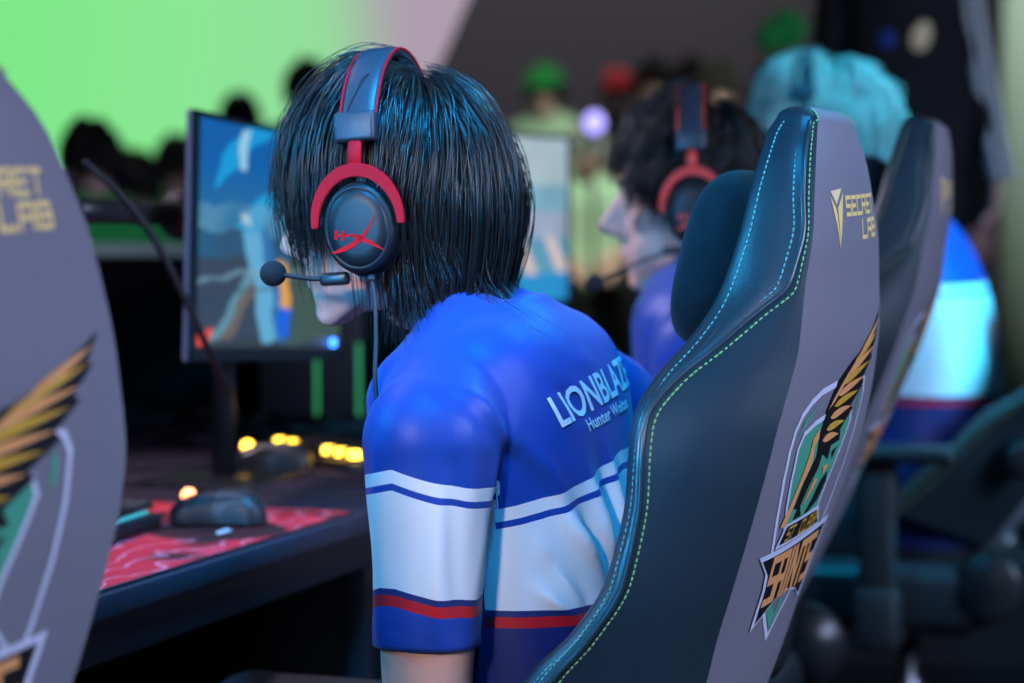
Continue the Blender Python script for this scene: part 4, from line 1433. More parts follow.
def make_jersey(root, J, voxel, bands, folds, sleeve=.185, wid=1.0, depth=1.0, hem=-.10, sl_r=(.066, .064, .063), mtl=None, noise_amp=.0022, seed=3, name='jersey'):
    """short-sleeved jersey (or long-sleeved top): shell around torso and upper arms, open at neck, cuffs and hem"""
    g = [torso_geo(J['spine'], .012, hem - .03, 1.02, wid=wid, depth=depth)]
    nb = np.array(J['spine'][-1], float); up = nb - np.array(J['spine'][-2], float); up /= np.linalg.norm(up)
    cuts = []
    for sd in ('L', 'R'):
        sx = -1 if sd == 'L' else 1
        sh, el, wr = (np.array(J[k + sd], float) for k in ('sh', 'el', 'wr'))
        g.append(capsule_geo(nb + np.array([sx * .035, -.005, -.030]), sh + np.array([-sx * .02, 0, .005]), .062, .064))
        d = (el - sh); L_ = np.linalg.norm(d); d /= L_
        if sleeve < .5:
            e = sh + d * (sleeve + .02)
            g.append(limb_geo([sh, sh + d * sleeve * .5, e], list(sl_r), 22, 18))
            cuts.append((sh + d * sleeve, d, sl_r[-1] + .016))
        else:
            g.append(limb_geo([sh, (sh + el) / 2, el], [.066, .060, .054], 22, 18))
            g.append(capsule_geo(el, el + (wr - el) * .05, .054, .053))
            d2 = (wr - el); L2 = np.linalg.norm(d2); d2 /= L2
            g.append(limb_geo([el, (el + wr) / 2, wr], [.053, .048, .040], 22, 18))
            cuts.append((wr - d2 * .015, d2, .07))
        g.append(ellipsoid_geo(sh, (.064, .064, .062)))
    co, fa = fuse(g, voxel, 6, .5)
    for (a, b, amp, sg) in folds:
        co = fold(co, vnormals(co, fa), a, b, amp, sg)
    # soft irregularity of worn cloth
    r_ = np.random.default_rng(seed)
    nrm = vnormals(co, fa)
    w_ = np.zeros(len(co))
    for _ in range(14):
        k = r_.normal(size=3) * 22; ph = r_.uniform(0, 6.28)
        w_ += np.sin(co @ k + ph)
    co = co + nrm * (noise_amp * w_ / 3.5)[:, None]
    co = lap_smooth(co, fa, 2, .4)
    keep = np.ones(len(fa), bool)
    cen = co[fa].mean(axis=1)
    for p, d, rad in cuts:
        rel = cen - p
        ax = rel @ d
        rr = np.linalg.norm(rel - ax[:, None] * d, axis=1)
        fnr = vnormals(co, fa)[fa].mean(axis=1)
        radial = (rel - ax[:, None] * d) / (rr[:, None] + 1e-9)
        onslv = ((fnr * radial).sum(1) > .05) | (fnr @ d > .45)
        keep &= ~((ax > 0) & (rr < rad) & (ax < .06) & onslv)
    rel = cen - nb
    ax = rel @ up
    keep &= ~((ax > J.get('collar', .030)) & (np.linalg.norm(rel, axis=1) < .14))
    hz = np.array(J['spine'][0], float)[2] + (np.array(J['spine'][-1])[2] - np.array(J['spine'][0])[2]) * hem
    keep &= cen[:, 2] > hz
    fa2 = fa[keep]
    # straight cuffs: border points go onto the cut plane
    ed_ = np.sort(np.vstack([fa2[:, [0, 1]], fa2[:, [1, 2]], fa2[:, [2, 3]], fa2[:, [3, 0]]]), axis=1)
    u_, n_ = np.unique(ed_, axis=0, return_counts=True)
    bd_ = np.unique(u_[n_ == 1])
    for p, d, rad in cuts:
        rel = co[bd_] - p
        ax = rel @ d
        rr = np.linalg.norm(rel - ax[:, None] * d, axis=1)
        k_ = (np.abs(ax) < .012) & (rr < rad + .02)
        co[bd_[k_]] -= ax[k_][:, None] * d
    o = np_mesh(name, co, quads_or_tris(fa2), mtl or M['jersey'], root)
    bm = bmesh.new(); bm.from_mesh(o.data)
    bmesh.ops.delete(bm, geom=[v for v in bm.verts if not v.link_faces], context='VERTS')
    bm.to_mesh(o.data); bm.free()
    n = len(o.data.vertices)
    c2 = np.empty(n * 3); o.data.vertices.foreach_get('co', c2); c2 = c2.reshape(-1, 3)
    if bands is not None:
        me_ = o.data; me_.update()
        vn_ = np.empty(n * 3); me_.vertices.foreach_get('normal', vn_)
        bd = bands(c2, vn_.reshape(-1, 3))
        at_ = o.data.attributes.new('bands', 'FLOAT_VECTOR', 'POINT')
        at_.data.foreach_set('vector', bd.astype(np.float32).ravel())
    if bands is not None:
        X = np.array([1.0, 0, 0]); Yv = np.cross(up, X)
        cl = J.get('collar', .030)
        rel = co[bd_] - nb; ax = rel @ up
        k_ = (np.abs(ax - cl) < .03) & (np.linalg.norm(rel, axis=1) < .15)
        q_ = rel[k_] - ax[k_][:, None] * up
        an_ = np.arctan2(q_ @ Yv, q_ @ X); rr_ = np.linalg.norm(q_, axis=1)
        ring = []
        for q in np.linspace(-PI, PI, 48):
            w_ = np.exp(-((np.angle(np.exp(1j * (an_ - q)))) / .18) ** 2) + 1e-9
            r0 = (w_ * rr_).sum() / w_.sum(); h0 = (w_ * ax[k_]).sum() / w_.sum()
            ring.append(tuple(nb + up * (h0 + .001) + (X * math.cos(q) + Yv * math.sin(q)) * (r0 - .001)))
        v_, f_ = [], []
        rg = np.array(ring); ctr = rg.mean(axis=0)
        for hh, kk in ((-.006, 1.02), (.004, 1.02), (.013, .97), (.017, .93), (.013, .90), (.0, .92)):
            v_ += list(ctr + (rg - ctr) * kk + up * hh)
        for i_ in range(5):
            for j_ in range(47):
                f_.append((i_ * 48 + j_, i_ * 48 + j_ + 1, i_ * 48 + j_ + 49, i_ * 48 + j_ + 48))
        np_mesh('collar', v_, f_, M['collar'], o)
    md = o.modifiers.new('thickness', 'SOLIDIFY'); md.thickness = .0025; md.offset = -1
    return o, c2


# ------------------------------------------------------------------ hair
def hair_obj(root, Mh, seed, n_g=230, per=13, a=.098, bf=.122, bb=.124, c=.150, end=None, curl=0.0, lift=.0, rad=.00055,
             drift=None, tuck=.28, m_=None, pts=18, crown_tilt=-.35, cap=True, zc=.012, spread=.0065, flip=0.0, name='hair'):
    """strands combed from the crown over an envelope, then hanging down to end(theta)"""
    r_ = np.random.default_rng(seed)
    Cd = np.array([0, crown_tilt, 1.0]); Cd /= np.linalg.norm(Cd)
    E2 = np.array([1.0, 0, 0]); E1 = np.cross(Cd, E2) * 1.0
    if E1[1] < 0: E1 = -E1

    def env(dirs):
        b = np.where(dirs[:, 1] > 0, bf, bb)
        return np.stack([dirs[:, 0] * a, dirs[:, 1] * b, dirs[:, 2] * c], 1)

    def path(th, ph0, z_end, layer, swirl):
        phs = np.linspace(ph0, PI * .62, 60)
        tt = (phs - ph0) / (PI * .62 - ph0 + 1e-9)
        ths = th + swirl * tt
        dirs = np.cos(phs)[:, None] * Cd + np.sin(phs)[:, None] * (np.cos(ths)[:, None] * E1 + np.sin(ths)[:, None] * E2)
        P = env(dirs) * (1 + layer)[..., None] if np.ndim(layer) else env(dirs) * (1 + layer)
        # leave the envelope at its widest and hang straight down
        k = int(np.argmax(P[:, 2] < .012))
        if k == 0: k = len(P) - 1
        P = P[:k + 1]
        q = P[-1].copy()
        drop = max(0.0, q[2] - z_end)
        if drop > 0:
            n2 = max(4, int(drop / .006))
            s = np.linspace(0, 1, n2 + 1)[1:]
            f = 1 - (tuck(th) if callable(tuck) else tuck) * (s * drop / .17) ** 1.4
            tail = np.stack([q[0] * f, q[1] * f, q[2] - s * drop], 1)
            P = np.vstack([P, tail])
        else:
            below = P[:, 2] < z_end
            if below.any(): P = P[:max(3, int(np.argmax(below)))]
        d = np.r_[0, np.cumsum(np.linalg.norm(np.diff(P, axis=0), axis=1))]
        u = np.linspace(0, d[-1], pts)
        P = np.stack([np.interp(u, d, P[:, j]) for j in range(3)], 1)
        # roots sit under the upper layers
        w = np.clip(np.linspace(0, 1, pts) / .22, 0, 1)
        return P * (0.93 + 0.07 * w)[:, None]
    allP = []
    for gi in range(n_g):
        th = r_.uniform(-PI, PI)
        ph0 = r_.uniform(.03, 1.05) ** 1.0
        ze = end(th) + r_.normal() * .012
        lay = r_.normal() * .035 - .012 + lift * r_.uniform()
        sw = (drift(th) if drift else 0) + r_.normal() * .10
        kx, ky = r_.uniform(0, 6.28, 2)
        fr = r_.uniform(.7, 1.3)
        if 1.1 < abs(th) < 2.05: lay = min(lay, -.035)
        fl = max(0.0, r_.normal()) * flip * (1.0 if abs(th) > 1.9 else .12)
        for s in range(per):
            P = path(th + r_.normal() * .055, max(.02, ph0 + r_.normal() * .05), ze + r_.normal() * .008, lay + r_.normal() * .014, sw + r_.normal() * .02)
            t = np.linspace(0, 1, pts)
            off = r_.normal(size=3) * spread
            P = P + off * (np.sin(PI * np.clip(t * .9 + .1, 0, 1)) * (1 - .45 * t))[:, None]
            if fl:
                ho = P * np.array([1, 1, 0]); ho /= np.linalg.norm(ho, axis=1)[:, None] + 1e-9
                P = P + ho * (fl * np.clip((t - .72) / .28, 0, 1) ** 2)[:, None]
            if curl:
                ang = 2 * PI * t * 2.6 * fr + kx
                amp = curl * np.clip(t * 2.2, 0, 1)
                rad_d = P / (np.linalg.norm(P, axis=1)[:, None] + 1e-9)
                tan = np.cross(rad_d, [0, 0, 1.0]); tan /= np.linalg.norm(tan, axis=1)[:, None] + 1e-9
                P = P + tan * (amp * np.sin(ang))[:, None] + rad_d * (amp * (.6 + np.cos(ang + ky)))[:, None]
            allP.append(P)
    P = np.array(allP)                     # S, T, 3
    v, f = strand_geo(P, rad)
    if cap:
        cv, cf = [], []
        nu, nv = 40, 24
        for j in range(nv + 1):
            ph = .02 + (PI * .5) * j / nv
            for i in range(nu):
                th = 2 * PI * i / nu
                d = np.array([math.sin(ph) * math.cos(th), math.sin(ph) * math.sin(th), math.cos(ph)])
                b = bf if d[1] > 0 else bb
                cv.append((d[0] * a * .90, d[1] * b * .90 - (.006 if d[1] > 0 else 0), d[2] * c * .90 + .004))
        for k in range(1, 9):                   # hanging part, only as low as the strands above it
            for i in range(nu):
                th = 2 * PI * i / nu
                t_az = math.atan2(math.cos(th), math.sin(th))
                ze = min(.0, end(t_az) + .030)
                s = k / 8
                ff = .90 * (1 - (tuck(t_az) if callable(tuck) else tuck) * (s * -ze / .17) ** 1.4)
                b = bf if math.sin(th) > 0 else bb
                cv.append((math.cos(th) * a * ff, math.sin(th) * b * ff - (.006 if math.sin(th) > 0 else 0), .004 + s * ze))
        n_r = nv + 1 + 8
        for j in range(n_r - 1):
            for i in range(nu):
                cf.append((j * nu + i, j * nu + (i + 1) % nu, (j + 1) * nu + (i + 1) % nu, (j + 1) * nu + i))
        o = len(v)
        v = np.vstack([v, np.array(cv)])
        f = np.vstack([f, np.array(cf) + o])
    A = np.array(Mh)
    v = v @ A[:3, :3].T + A[:3, 3]
    return np_mesh(name, v, f, m_ or M['hair'], root)


def strand_geo(P, rad):
    S, T, _ = P.shape
    tan = np.gradient(P, axis=1)
    tan /= np.linalg.norm(tan, axis=2)[..., None] + 1e-12
    out = P / (np.linalg.norm(P, axis=2)[..., None] + 1e-12)
    sd = np.cross(tan, out); sd /= np.linalg.norm(sd, axis=2)[..., None] + 1e-12
    up = np.cross(sd, tan)
    t = np.linspace(0, 1, T)
    r = rad * np.clip((1 - t ** 4), .12, 1) * np.clip(t * 8 + .4, 0, 1)
    ring = []
    for k in range(3):
        an = 2 * PI * k / 3 + PI / 2
        ring.append(P + (r[None, :, None]) * (1.9 * math.cos(an) * sd + .9 * math.sin(an) * up))
    Vt = np.stack(ring, 2).reshape(-1, 3)              # S,T,3 rings
    base = (np.arange(S)[:, None] * T + np.arange(T - 1)[None, :]) * 3
    fs = []
    for k in range(3):
        k2 = (k + 1) % 3
        fs.append(np.stack([base + k, base + k2, base + 3 + k2, base + 3 + k], -1).reshape(-1, 4))
    return Vt, np.vstack(fs)


# ------------------------------------------------------------------ headset
def make_headset(label, Mw, red, cup_scale=1.0, mic=((-.106, .030, -.058), (-.105, .060, -.060), (-.100, .105, -.056)), band_z=.166, cable=None, full=True, ear_x=.094):
    """Mw: head space to world"""
    t = thing('headset', label, 'headset', Mw.translation, 0, 'headsets worn by the players')
    t.matrix_world = Mw
    # padded strap over the crown
    n = 40
    vs, fs = [], []
    hw = .0185
    for i in range(n + 1):
        a = math.radians(28) + math.radians(124) * i / n
        cx, cz = math.cos(a), math.sin(a)
        c = np.array([ear_x * 1.06 * cx * 1.06, -.004, .012 + (band_z - .012) * cz])
        nrm = np.array([cx * 1.3, 0, cz]); nrm /= np.linalg.norm(nrm)
        for k in range(14):
            b = 2 * PI * k / 14
            y = hw * math.copysign(abs(math.cos(b)) ** .5, math.cos(b))
            th = .0055 * math.copysign(abs(math.sin(b)) ** .8, math.sin(b))
            vs.append(c + nrm * th + np.array([0, y, 0]))
    for i in range(n):
        for k in range(14):
            fs.append((i * 14 + k, i * 14 + (k + 1) % 14, (i + 1) * 14 + (k + 1) % 14, (i + 1) * 14 + k))
    fs.append(tuple(range(13, -1, -1))); fs.append(tuple(n * 14 + k for k in range(14)))
    hb = np_mesh('headband', vs, fs, M['band_leather'], t)
    for sy in (-1, 1):
        pts = []
        for i in range(n + 1):
            a = math.radians(28) + math.radians(124) * i / n
            pts.append((ear_x * 1.06 * 1.06 * math.cos(a) * 1.035, -.004 + sy * hw * 1.0, (.012 + (band_z - .012) * math.sin(a)) + .003))
        v, f = tube_geo(pts, .0013, 6)
        np_mesh('red_piping', v, f, red, hb)
    for sx in (-1, 1):
        # slider block at the end of the strap
        R_t = Matrix.Rotation(sx * -0.16, 3, 'Y')
        bm_obj('slider_block', box_bm(.016, .042, .030, (sx * (ear_x + .005), -.004, .088), .004, 3, rot=R_t), M['band_leather'], t, angle=50)
        v, f = tube_geo([(sx * (ear_x + .008), -.004, .080), (sx * (ear_x + .014), -.004, .066), (sx * (ear_x + .018), -.004, .046)], .0072, 10, sx=.40, ref=(0, 1, 0))
        stem = np_mesh('fork_stem', v, f, red, t)
        # forked yoke over the upper half of the cup
        pts, vs, fs = [], [], []
        for i in range(31):
            a = math.radians(-2) + math.radians(184) * i / 30
            wr = .0036 + .0030 * math.sin(max(0, min(PI, a)))
            for (dr, dx) in ((-wr, -.0022), (wr, -.0022), (wr, .0022), (-wr, .0022)):
                vs.append((sx * (ear_x + .019 + dx), -.004 + (.0440 + dr) * math.cos(a), -.006 + (.0525 + dr) * math.sin(a)))
        for i in range(30):
            for k in range(4):
                fs.append((i * 4 + k, i * 4 + (k + 1) % 4, i * 4 + 4 + (k + 1) % 4, i * 4 + 4 + k))
        fs += [(3, 2, 1, 0), (120, 121, 122, 123)]
        b = bmesh.new()
        me = bpy.data.meshes.new('t'); me.from_pydata([tuple(q) for q in vs], [], fs); b.from_mesh(me); bpy.data.meshes.remove(me)
        bmesh.ops.recalc_face_normals(b, faces=b.faces[:])
        bmesh.ops.bevel(b, geom=[e for e in b.edges if e.calc_face_angle(0) > .6], offset=.0008, segments=2, affect='EDGES')
        bm_obj('yoke', b, red, t, angle=40)
        # ear cup: cushion, housing, disc
        prof = [(-.022, .80), (-.018, .97), (-.008, 1.0), (.000, .95), (.001, .86), (.006, .90), (.016, .90), (.0205, .86), (.0225, .80), (.0225, .77), (.0215, .76), (.0225, .75), (.0245, .70), (.0255, .5), (.0258, .0)]

        def lathe(rows, m_, nm, par):
            vs, fs = [], []
            ns = 44
            for dx, k in rows:
                for i in range(ns):
                    a = 2 * PI * i / ns
                    vs.append((sx * (ear_x - .002 + dx * 1.05), -.004 + .0410 * k * cup_scale * math.cos(a), -.010 + .0495 * k * cup_scale * math.sin(a)))
            for i in range(len(rows) - 1):
                for k in range(ns):
                    q = (i * ns + k, i * ns + (k + 1) % ns, (i + 1) * ns + (k + 1) % ns, (i + 1) * ns + k)
                    fs.append(q if sx > 0 else q[::-1])
            return np_mesh(nm, vs, fs, m_, par)
        cup = lathe(prof[3:], M['cup'], 'ear_cup', t)
        lathe(prof[:5], M['plastic_matte'], 'ear_cushion', t)
        # winged mark printed on the disc
        mp_ = lambda u, w_, o_: (sx * (ear_x - .002 + .0272 + .0004), -.004 + sx * u, -.012 + w_)
        if sx < 0:
            mp_ = lambda u, w_, o_: (-(ear_x - .002 + .0274), -.004 - u, -.012 + w_)
        arc = leaf((-.028, -.0215), (.021, .0150), .0050, -.0085)
        cross = leaf((-.008, -.0030), (.030, -.0225), .0045, .0010)
        H = [[(-.022, .001), (-.019, .001), (-.020, -.008), (-.023, -.008)], [(-.0145, .0), (-.0115, .0), (-.0125, -.009), (-.0155, -.009)], [(-.022, -.003), (-.0125, -.0038), (-.013, -.0055), (-.022, -.0048)],
             [(-.0125, -.0035), (.002, -.0050), (.002, -.0058), (-.0125, -.0055)]]
        v, f = poly_decal([arc, cross] + H, mp_, 0)
        np_mesh('cup_mark', v, f, M['red_print'] if red is M['red_metal'] else red, cup, smooth=False)
    # microphone on the left cup
    a = np.array(mic[0]); m1 = np.array(mic[1]); b = np.array(mic[2])
    bm_obj('mic_joint', box_bm(.012, .030, .013, tuple(a + np.array([0, -.002, 0])), .004, 3), M['plastic'], t, angle=50)
    v, f = tube_geo(catmull([a, m1, b], 24), .0024, 10)
    boom = np_mesh('mic_boom', v, f, M['cable'], t)
    v, f = ellipsoid_geo(b + (b - m1) / np.linalg.norm(b - m1) * .006, (.0128, .0135, .0128), None, 24, 16)
    np_mesh('mic_foam', v, f, M['foam'], boom)
    if cable is not None:
        inv = Mw.inverted()
        pts = [tuple(inv @ V(q)) for q in cable]
        v, f = tube_geo(catmull(pts, 40), .0024, 8)
        np_mesh('headset_cable', v, f, M['cable'], t)
        v, f = tube_geo([pts[0], tuple(V(pts[0]).lerp(V(pts[1]), .25))], .0042, 10)
        np_mesh('strain_relief', v, f, M['plastic'], t)
    return t

# ------------------------------------------------------------------ the three players
def RZ(deg): return Matrix.Rotation(math.radians(deg), 4, 'Z')
def RX(deg): return Matrix.Rotation(math.radians(deg), 4, 'X')
def RY(deg): return Matrix.Rotation(math.radians(deg), 4, 'Y')


def seated(spine, head, shz, shx, shy, elL=None, dz=0.0, hd=None):
    J = {'spine': spine, 'head': head}
    for sd, sx in (('L', -1), ('R', 1)):
        J['sh' + sd] = (sx * shx, shy, shz)
        J['el' + sd] = (sx * (shx + .012), shy - .004, shz - .285)
        J['wr' + sd] = (sx * .050, shy + .175, max(shz - .310, .628 + dz))
        J['hd' + sd] = (-sx * .05, .95, -.25); J['pn' + sd] = (0, -.2, -1)
        J['hp' + sd] = (sx * .085, .02, .548 + dz)
        J['kn' + sd] = (sx * .14, .43, .552 + dz)
        J['an' + sd] = (sx * .14, .41, .092)
    return J


def face_of(rz_deg): return V((-math.sin(math.radians(rz_deg)), math.cos(math.radians(rz_deg)), 0))


def attr_bands(J, rmax, sl_t, sl_b, to_t, to_b):
    """sleeve cloth (facing away from the arm axis, close to it) and body cloth carry their own stripe heights"""
    def fn(c, n):
        out = np.zeros((len(c), 3))
        s = np.zeros(len(c), bool)
        for sd in ('L', 'R'):
            a = np.array(J['sh' + sd], float); b = np.array(J['el' + sd], float)
            d = (b - a) / np.linalg.norm(b - a)
            rel = c - a; ax = rel @ d
            rv = rel - ax[:, None] * d
            rr = np.linalg.norm(rv, axis=1)
            s |= (rr < rmax) & (((n * rv).sum(1) / (rr + 1e-9)) > .15) & (ax > -.02)
        zt = np.where(s, sl_t(c), to_t(c)); zb = np.where(s, sl_b(c), to_b(c))
        out[:, 0] = c[:, 2] - zt; out[:, 1] = c[:, 2] - zb; out[:, 2] = s
        return out
    return fn


# ---- first player, in focus
P1 = thing('person', 'player with long black hair and red-trimmed headset, back turned, in sharp blue and white jersey', 'person', (0.018, 2.41, 0), math.radians(61.4), 'seated players')
H1 = Matrix.Translation((-.022, .147, 1.143)) @ RZ(13) @ RX(-4)
J1 = seated([(0, .0, .56), (0, -.012, .70), (0, .012, .86), (-.002, .036, .975), (-.004, .056, 1.045)], H1, .938, .178, .012)
make_body(P1, J1, M['skin'], .0042, wid=.80, depth=.86, headscale=.93)
make_trousers(P1, J1, M['trousers'], .9, .95)
b1 = attr_bands(J1, .074,
                lambda c: .914 - .33 * np.maximum(0, .015 - c[:, 1]) - .22 * np.maximum(0, c[:, 1] - .015),
                lambda c: .803 - .22 * np.maximum(0, .015 - c[:, 1]) - .35 * np.maximum(0, c[:, 1] - .03),
                lambda c: .870 + .26 * np.clip(c[:, 0] + .13, -.05, .16),
                lambda c: .772 + 0 * c[:, 0])
folds1 = [((-.048, -.015, 1.045), (-.132, -.055, .900), -.0050, .0050), ((-.062, -.022, 1.030), (-.140, -.052, .915), .0060, .012),
          ((-.140, -.050, .925), (-.118, -.082, .845), -.016, .0075), ((-.128, -.062, .915), (-.100, -.088, .855), -.012, .0065), ((-.118, -.068, .930), (-.085, -.090, .880), .010, .010),
          ((-.150, -.038, .935), (-.165, -.040, .880), .008, .009), ((-.135, -.070, .860), (-.080, -.095, .780), .010, .0085), ((-.120, -.082, .830), (-.050, -.100, .760), -.009, .0075),
          ((-.100, -.088, .880), (-.045, -.098, .800), .011, .0085), ((-.075, -.095, .890), (-.030, -.100, .790), -.009, .0080), ((-.050, -.098, .910), (-.018, -.100, .800), .011, .0085),
          ((-.022, -.098, .915), (-.005, -.100, .790), -.008, .0080), ((.000, -.098, .920), (.010, -.100, .800), .010, .0085), ((-.130, -.075, .800), (-.060, -.100, .740), .010, .0090),
          ((-.236, .030, .925), (-.232, .034, .765), .0070, .0120), ((-.214, -.036, .915), (-.206, -.038, .765), -.0055, .0110), ((-.222, -.020, .880), (-.226, -.022, .760), .0045, .0090),
          ((-.168, -.050, .870), (-.190, -.050, .770), .0060, .0090), ((-.200, .050, .93), (-.205, .052, .78), -.006, .010),
          ((-.185, -.035, .990), (-.140, -.055, .930), .0060, .0100), ((-.205, -.020, .985), (-.170, -.050, .940), -.0050, .0090),
          ((-.030, -.075, 1.010), (.030, -.080, 1.000), .0050, .012), ((-.080, -.070, .985), (-.020, -.092, .950), -.0045, .010),
          ((-.238, .02, .757), (-.172, -.05, .757), .0030, .0035), ((-.238, .02, .764), (-.172, -.05, .764), -.0025, .0035)]
jer1, jc1 = make_jersey(P1, J1, .0042, b1, folds1, sleeve=.195, wid=.80, depth=.86, sl_r=(.062, .056, .050))
eyes(H1, P1, .93)


def end1(th):
    # th 0 front, +-pi back; sin(th) < 0 is the player's left
    t = abs(th)
    left = math.sin(th) < 0
    if t < .35: return .030
    if t < 1.25: return -.026 - .012 * math.sin(th * 6)
    if t < 1.72: return -.040 if left else -.11
    if t < 2.3: return (-.092 if left else -.122) - .022 * math.sin(th * 9)
    return -.160 - .034 * math.sin(th * 13 + 1)


tuck1 = lambda th: .22 if abs(th) < 2.2 else .34
hair_obj(P1, H1, 5, n_g=360, per=14, a=.101, bf=.116, bb=.126, c=.156, end=end1, drift=lambda t: (-.34 if -1.6 < t < 0.2 else .05), tuck=tuck1, rad=.00050, crown_tilt=-.30, spread=.0085, lift=.030, flip=.040)
# loose longer wisps at the nape and behind the ear
hair_obj(P1, H1, 77, n_g=46, per=7, a=.099, bf=.112, bb=.124, c=.154, end=lambda t: .02 if abs(t) < 1.5 else (-.135 if abs(t) < 2.2 else -.178), drift=lambda t: .05, tuck=.16, rad=.00046, crown_tilt=-.30,
         spread=.006, lift=.035, flip=.050, cap=False, name='hair_wisps')
W1 = Matrix.Translation(P1.location) @ Matrix.Rotation(P1.rotation_euler.z, 4, 'Z')


def world_cable(ps): return [tuple(at(*p)) for p in ps]


make_headset('black headset with dark red yoke and winged mark on the in-focus player', W1 @ H1, M['red_metal'], ear_x=.100, band_z=.166, mic=((-.106, .030, -.058), (-.105, .055, -.056), (-.098, .090, -.050)),
             cable=world_cable([(371, 276, 2.345), (375, 300, 2.335), (376, 340, 2.32), (375, 380, 2.30), (379, 410, 2.30), (386, 428, 2.36), (396, 450, 2.44)]))

# lettering across the shoulders
bpy.context.view_layer.update()
fj = [tuple(p.vertices) for p in jer1.data.polygons]
bv = BVHTree.FromPolygons([V(c) for c in jc1], fj)
Wi = W1.inverted()


def on_jersey(px, py):
    o = Wi @ V((0, 0, CAM_Z)); d = (Wi @ at(px, py, 1.0)) - o
    return bv.ray_cast(o, d.normalized())


def letter(name, s, A, B, T, m_, fit=None):
    """write s with its baseline from A towards B; T lies at cap height above A (all on the cloth)"""
    a, n0 = on_jersey(*A)[:2]; b = on_jersey(*B)[0]; t_ = on_jersey(*T)[0]
    ex = (b - a); Lx = ex.length; ex.normalize()
    ey = (t_ - a); Ly = ey.length; ey.normalize()
    nrm = ex.cross(ey).normalized()
    v2, f = text_polys(s, 1.0)
    w_ = v2[:, 0].max() - v2[:, 0].min(); h_ = .70
    if fit:
        vf, _ = text_polys(fit, 1.0); w_ = vf[:, 0].max() - vf[:, 0].min()
    vs = []
    for x, y in v2:
        p = a + ex * ((x - v2[:, 0].min()) / w_ * Lx) + ey * (y / h_ * Ly)
        hit = bv.ray_cast(p + nrm * .06, -nrm)
        q = hit[0] if hit[0] is not None else p
        vs.append(tuple(q + (hit[1] if hit[1] is not None and hit[1].dot(nrm) > 0 else nrm) * .0012))
    return np_mesh(name, vs, f, m_, jer1, smooth=False)


try:
    letter('name_lettering', 'LIONBLAZE', (561, 427), (616, 394.5), (546, 399), M['white_print'], fit='LIONBL')
    letter('small_lettering', 'Hunter Woitas', (589, 431), (622, 411), (584, 420), M['white_print'], fit='Hunter Woi')
except Exception as ex_:
    print('LETTER', ex_)

# ---- second player, profile
P2 = thing('person', 'player in profile with short wavy brown hair and orange-red headset behind the sharp chair', 'person', (0.275, 3.44, 0), math.radians(80), 'seated players')
H2 = Matrix.Translation((0, .016, 1.150)) @ RZ(3) @ RX(-3)
J2 = seated([(0, .0, .58), (0, -.025, .72), (0, -.02, .88), (0, -.01, .99), (0, .0, 1.065)], H2, .955, .185, -.01, dz=.015)
make_body(P2, J2, M['skin'], .0045, wid=.95, depth=.9, headscale=1.04)
make_trousers(P2, J2, M['trousers'])
bsimple = lambda J, zt, zb: attr_bands(J, .085, lambda c: zt + .03 + 0 * c[:, 0], lambda c: zb + .02 + 0 * c[:, 0], lambda c: zt + 0 * c[:, 0], lambda c: zb + 0 * c[:, 0])
make_jersey(P2, J2, .006, bsimple(J2, .88, .77), [], wid=.95, depth=.9, seed=5)
eyes(H2, P2, 1.04)
hair_obj(P2, H2, 8, n_g=200, per=10, a=.094, bf=.118, bb=.116, c=.158, end=lambda t: .056 if abs(t) < .8 else (.000 if abs(t) < 2.0 else -.050), curl=.0050, rad=.00085, m_=M['hair_brown'], tuck=.5, lift=.05)
W2 = Matrix.Translation(P2.location) @ Matrix.Rotation(P2.rotation_euler.z, 4, 'Z')
make_headset('black headset with bright orange-red yoke on the player in profile', W2 @ H2, M['red_bright'], ear_x=.094, band_z=.166, mic=((-.106, .030, -.062), (-.105, .080, -.078), (-.085, .135, -.100)))

# ---- third player, bent forward
P3 = thing('person', 'player with cyan-lit curly hair bending forward in a blurred white and blue jersey at right', 'person', (0.832, 4.470, 0), math.radians(70), 'seated players')
H3 = Matrix.Translation((0, .255, 1.265)) @ RX(-14)
J3 = seated([(0, .075, .58), (0, .045, .73), (0, .065, .92), (0, .135, 1.06), (0, .20, 1.145)], H3, 1.03, .19, .13, dz=.015)
for q_ in 'LR':
    x_ = J3['el' + q_][0]
    J3['el' + q_] = (x_, .24, .80); J3['wr' + q_] = (x_ * .7, .46, .80)
for q_ in 'LR': J3['hp' + q_] = (J3['hp' + q_][0], .10, .563)
make_body(P3, J3, M['skin'], .006)
make_trousers(P3, J3, M['trousers'])
f3 = [((-.06, -.10, .75), (.04, -.12, .70), .012, .018), ((-.10, -.08, .72), (.02, -.12, .64), -.010, .018), ((-.12, .0, .98), (-.05, -.04, .84), .010, .02), ((-.04, -.03, 1.0), (.03, -.08, .86), -.008, .018), ((-.13, -.06, .68), (-.02, -.12, .60), .012, .018)]
make_jersey(P3, J3, .007, bsimple(J3, 1.00, .800), f3, seed=9)
eyes(H3, P3)
hair_obj(P3, H3, 12, n_g=190, per=9, a=.112, bf=.128, bb=.126, c=.158, end=lambda t: .04 if abs(t) < .8 else -.05, curl=.010, rad=.0011, m_=M['hair_fair'], tuck=.4, lift=.07)
W3 = Matrix.Translation(P3.location) @ Matrix.Rotation(P3.rotation_euler.z, 4, 'Z')
make_headset('headset half buried in cyan-lit curly hair', W3 @ H3, M['plastic'], ear_x=.106, band_z=.172)


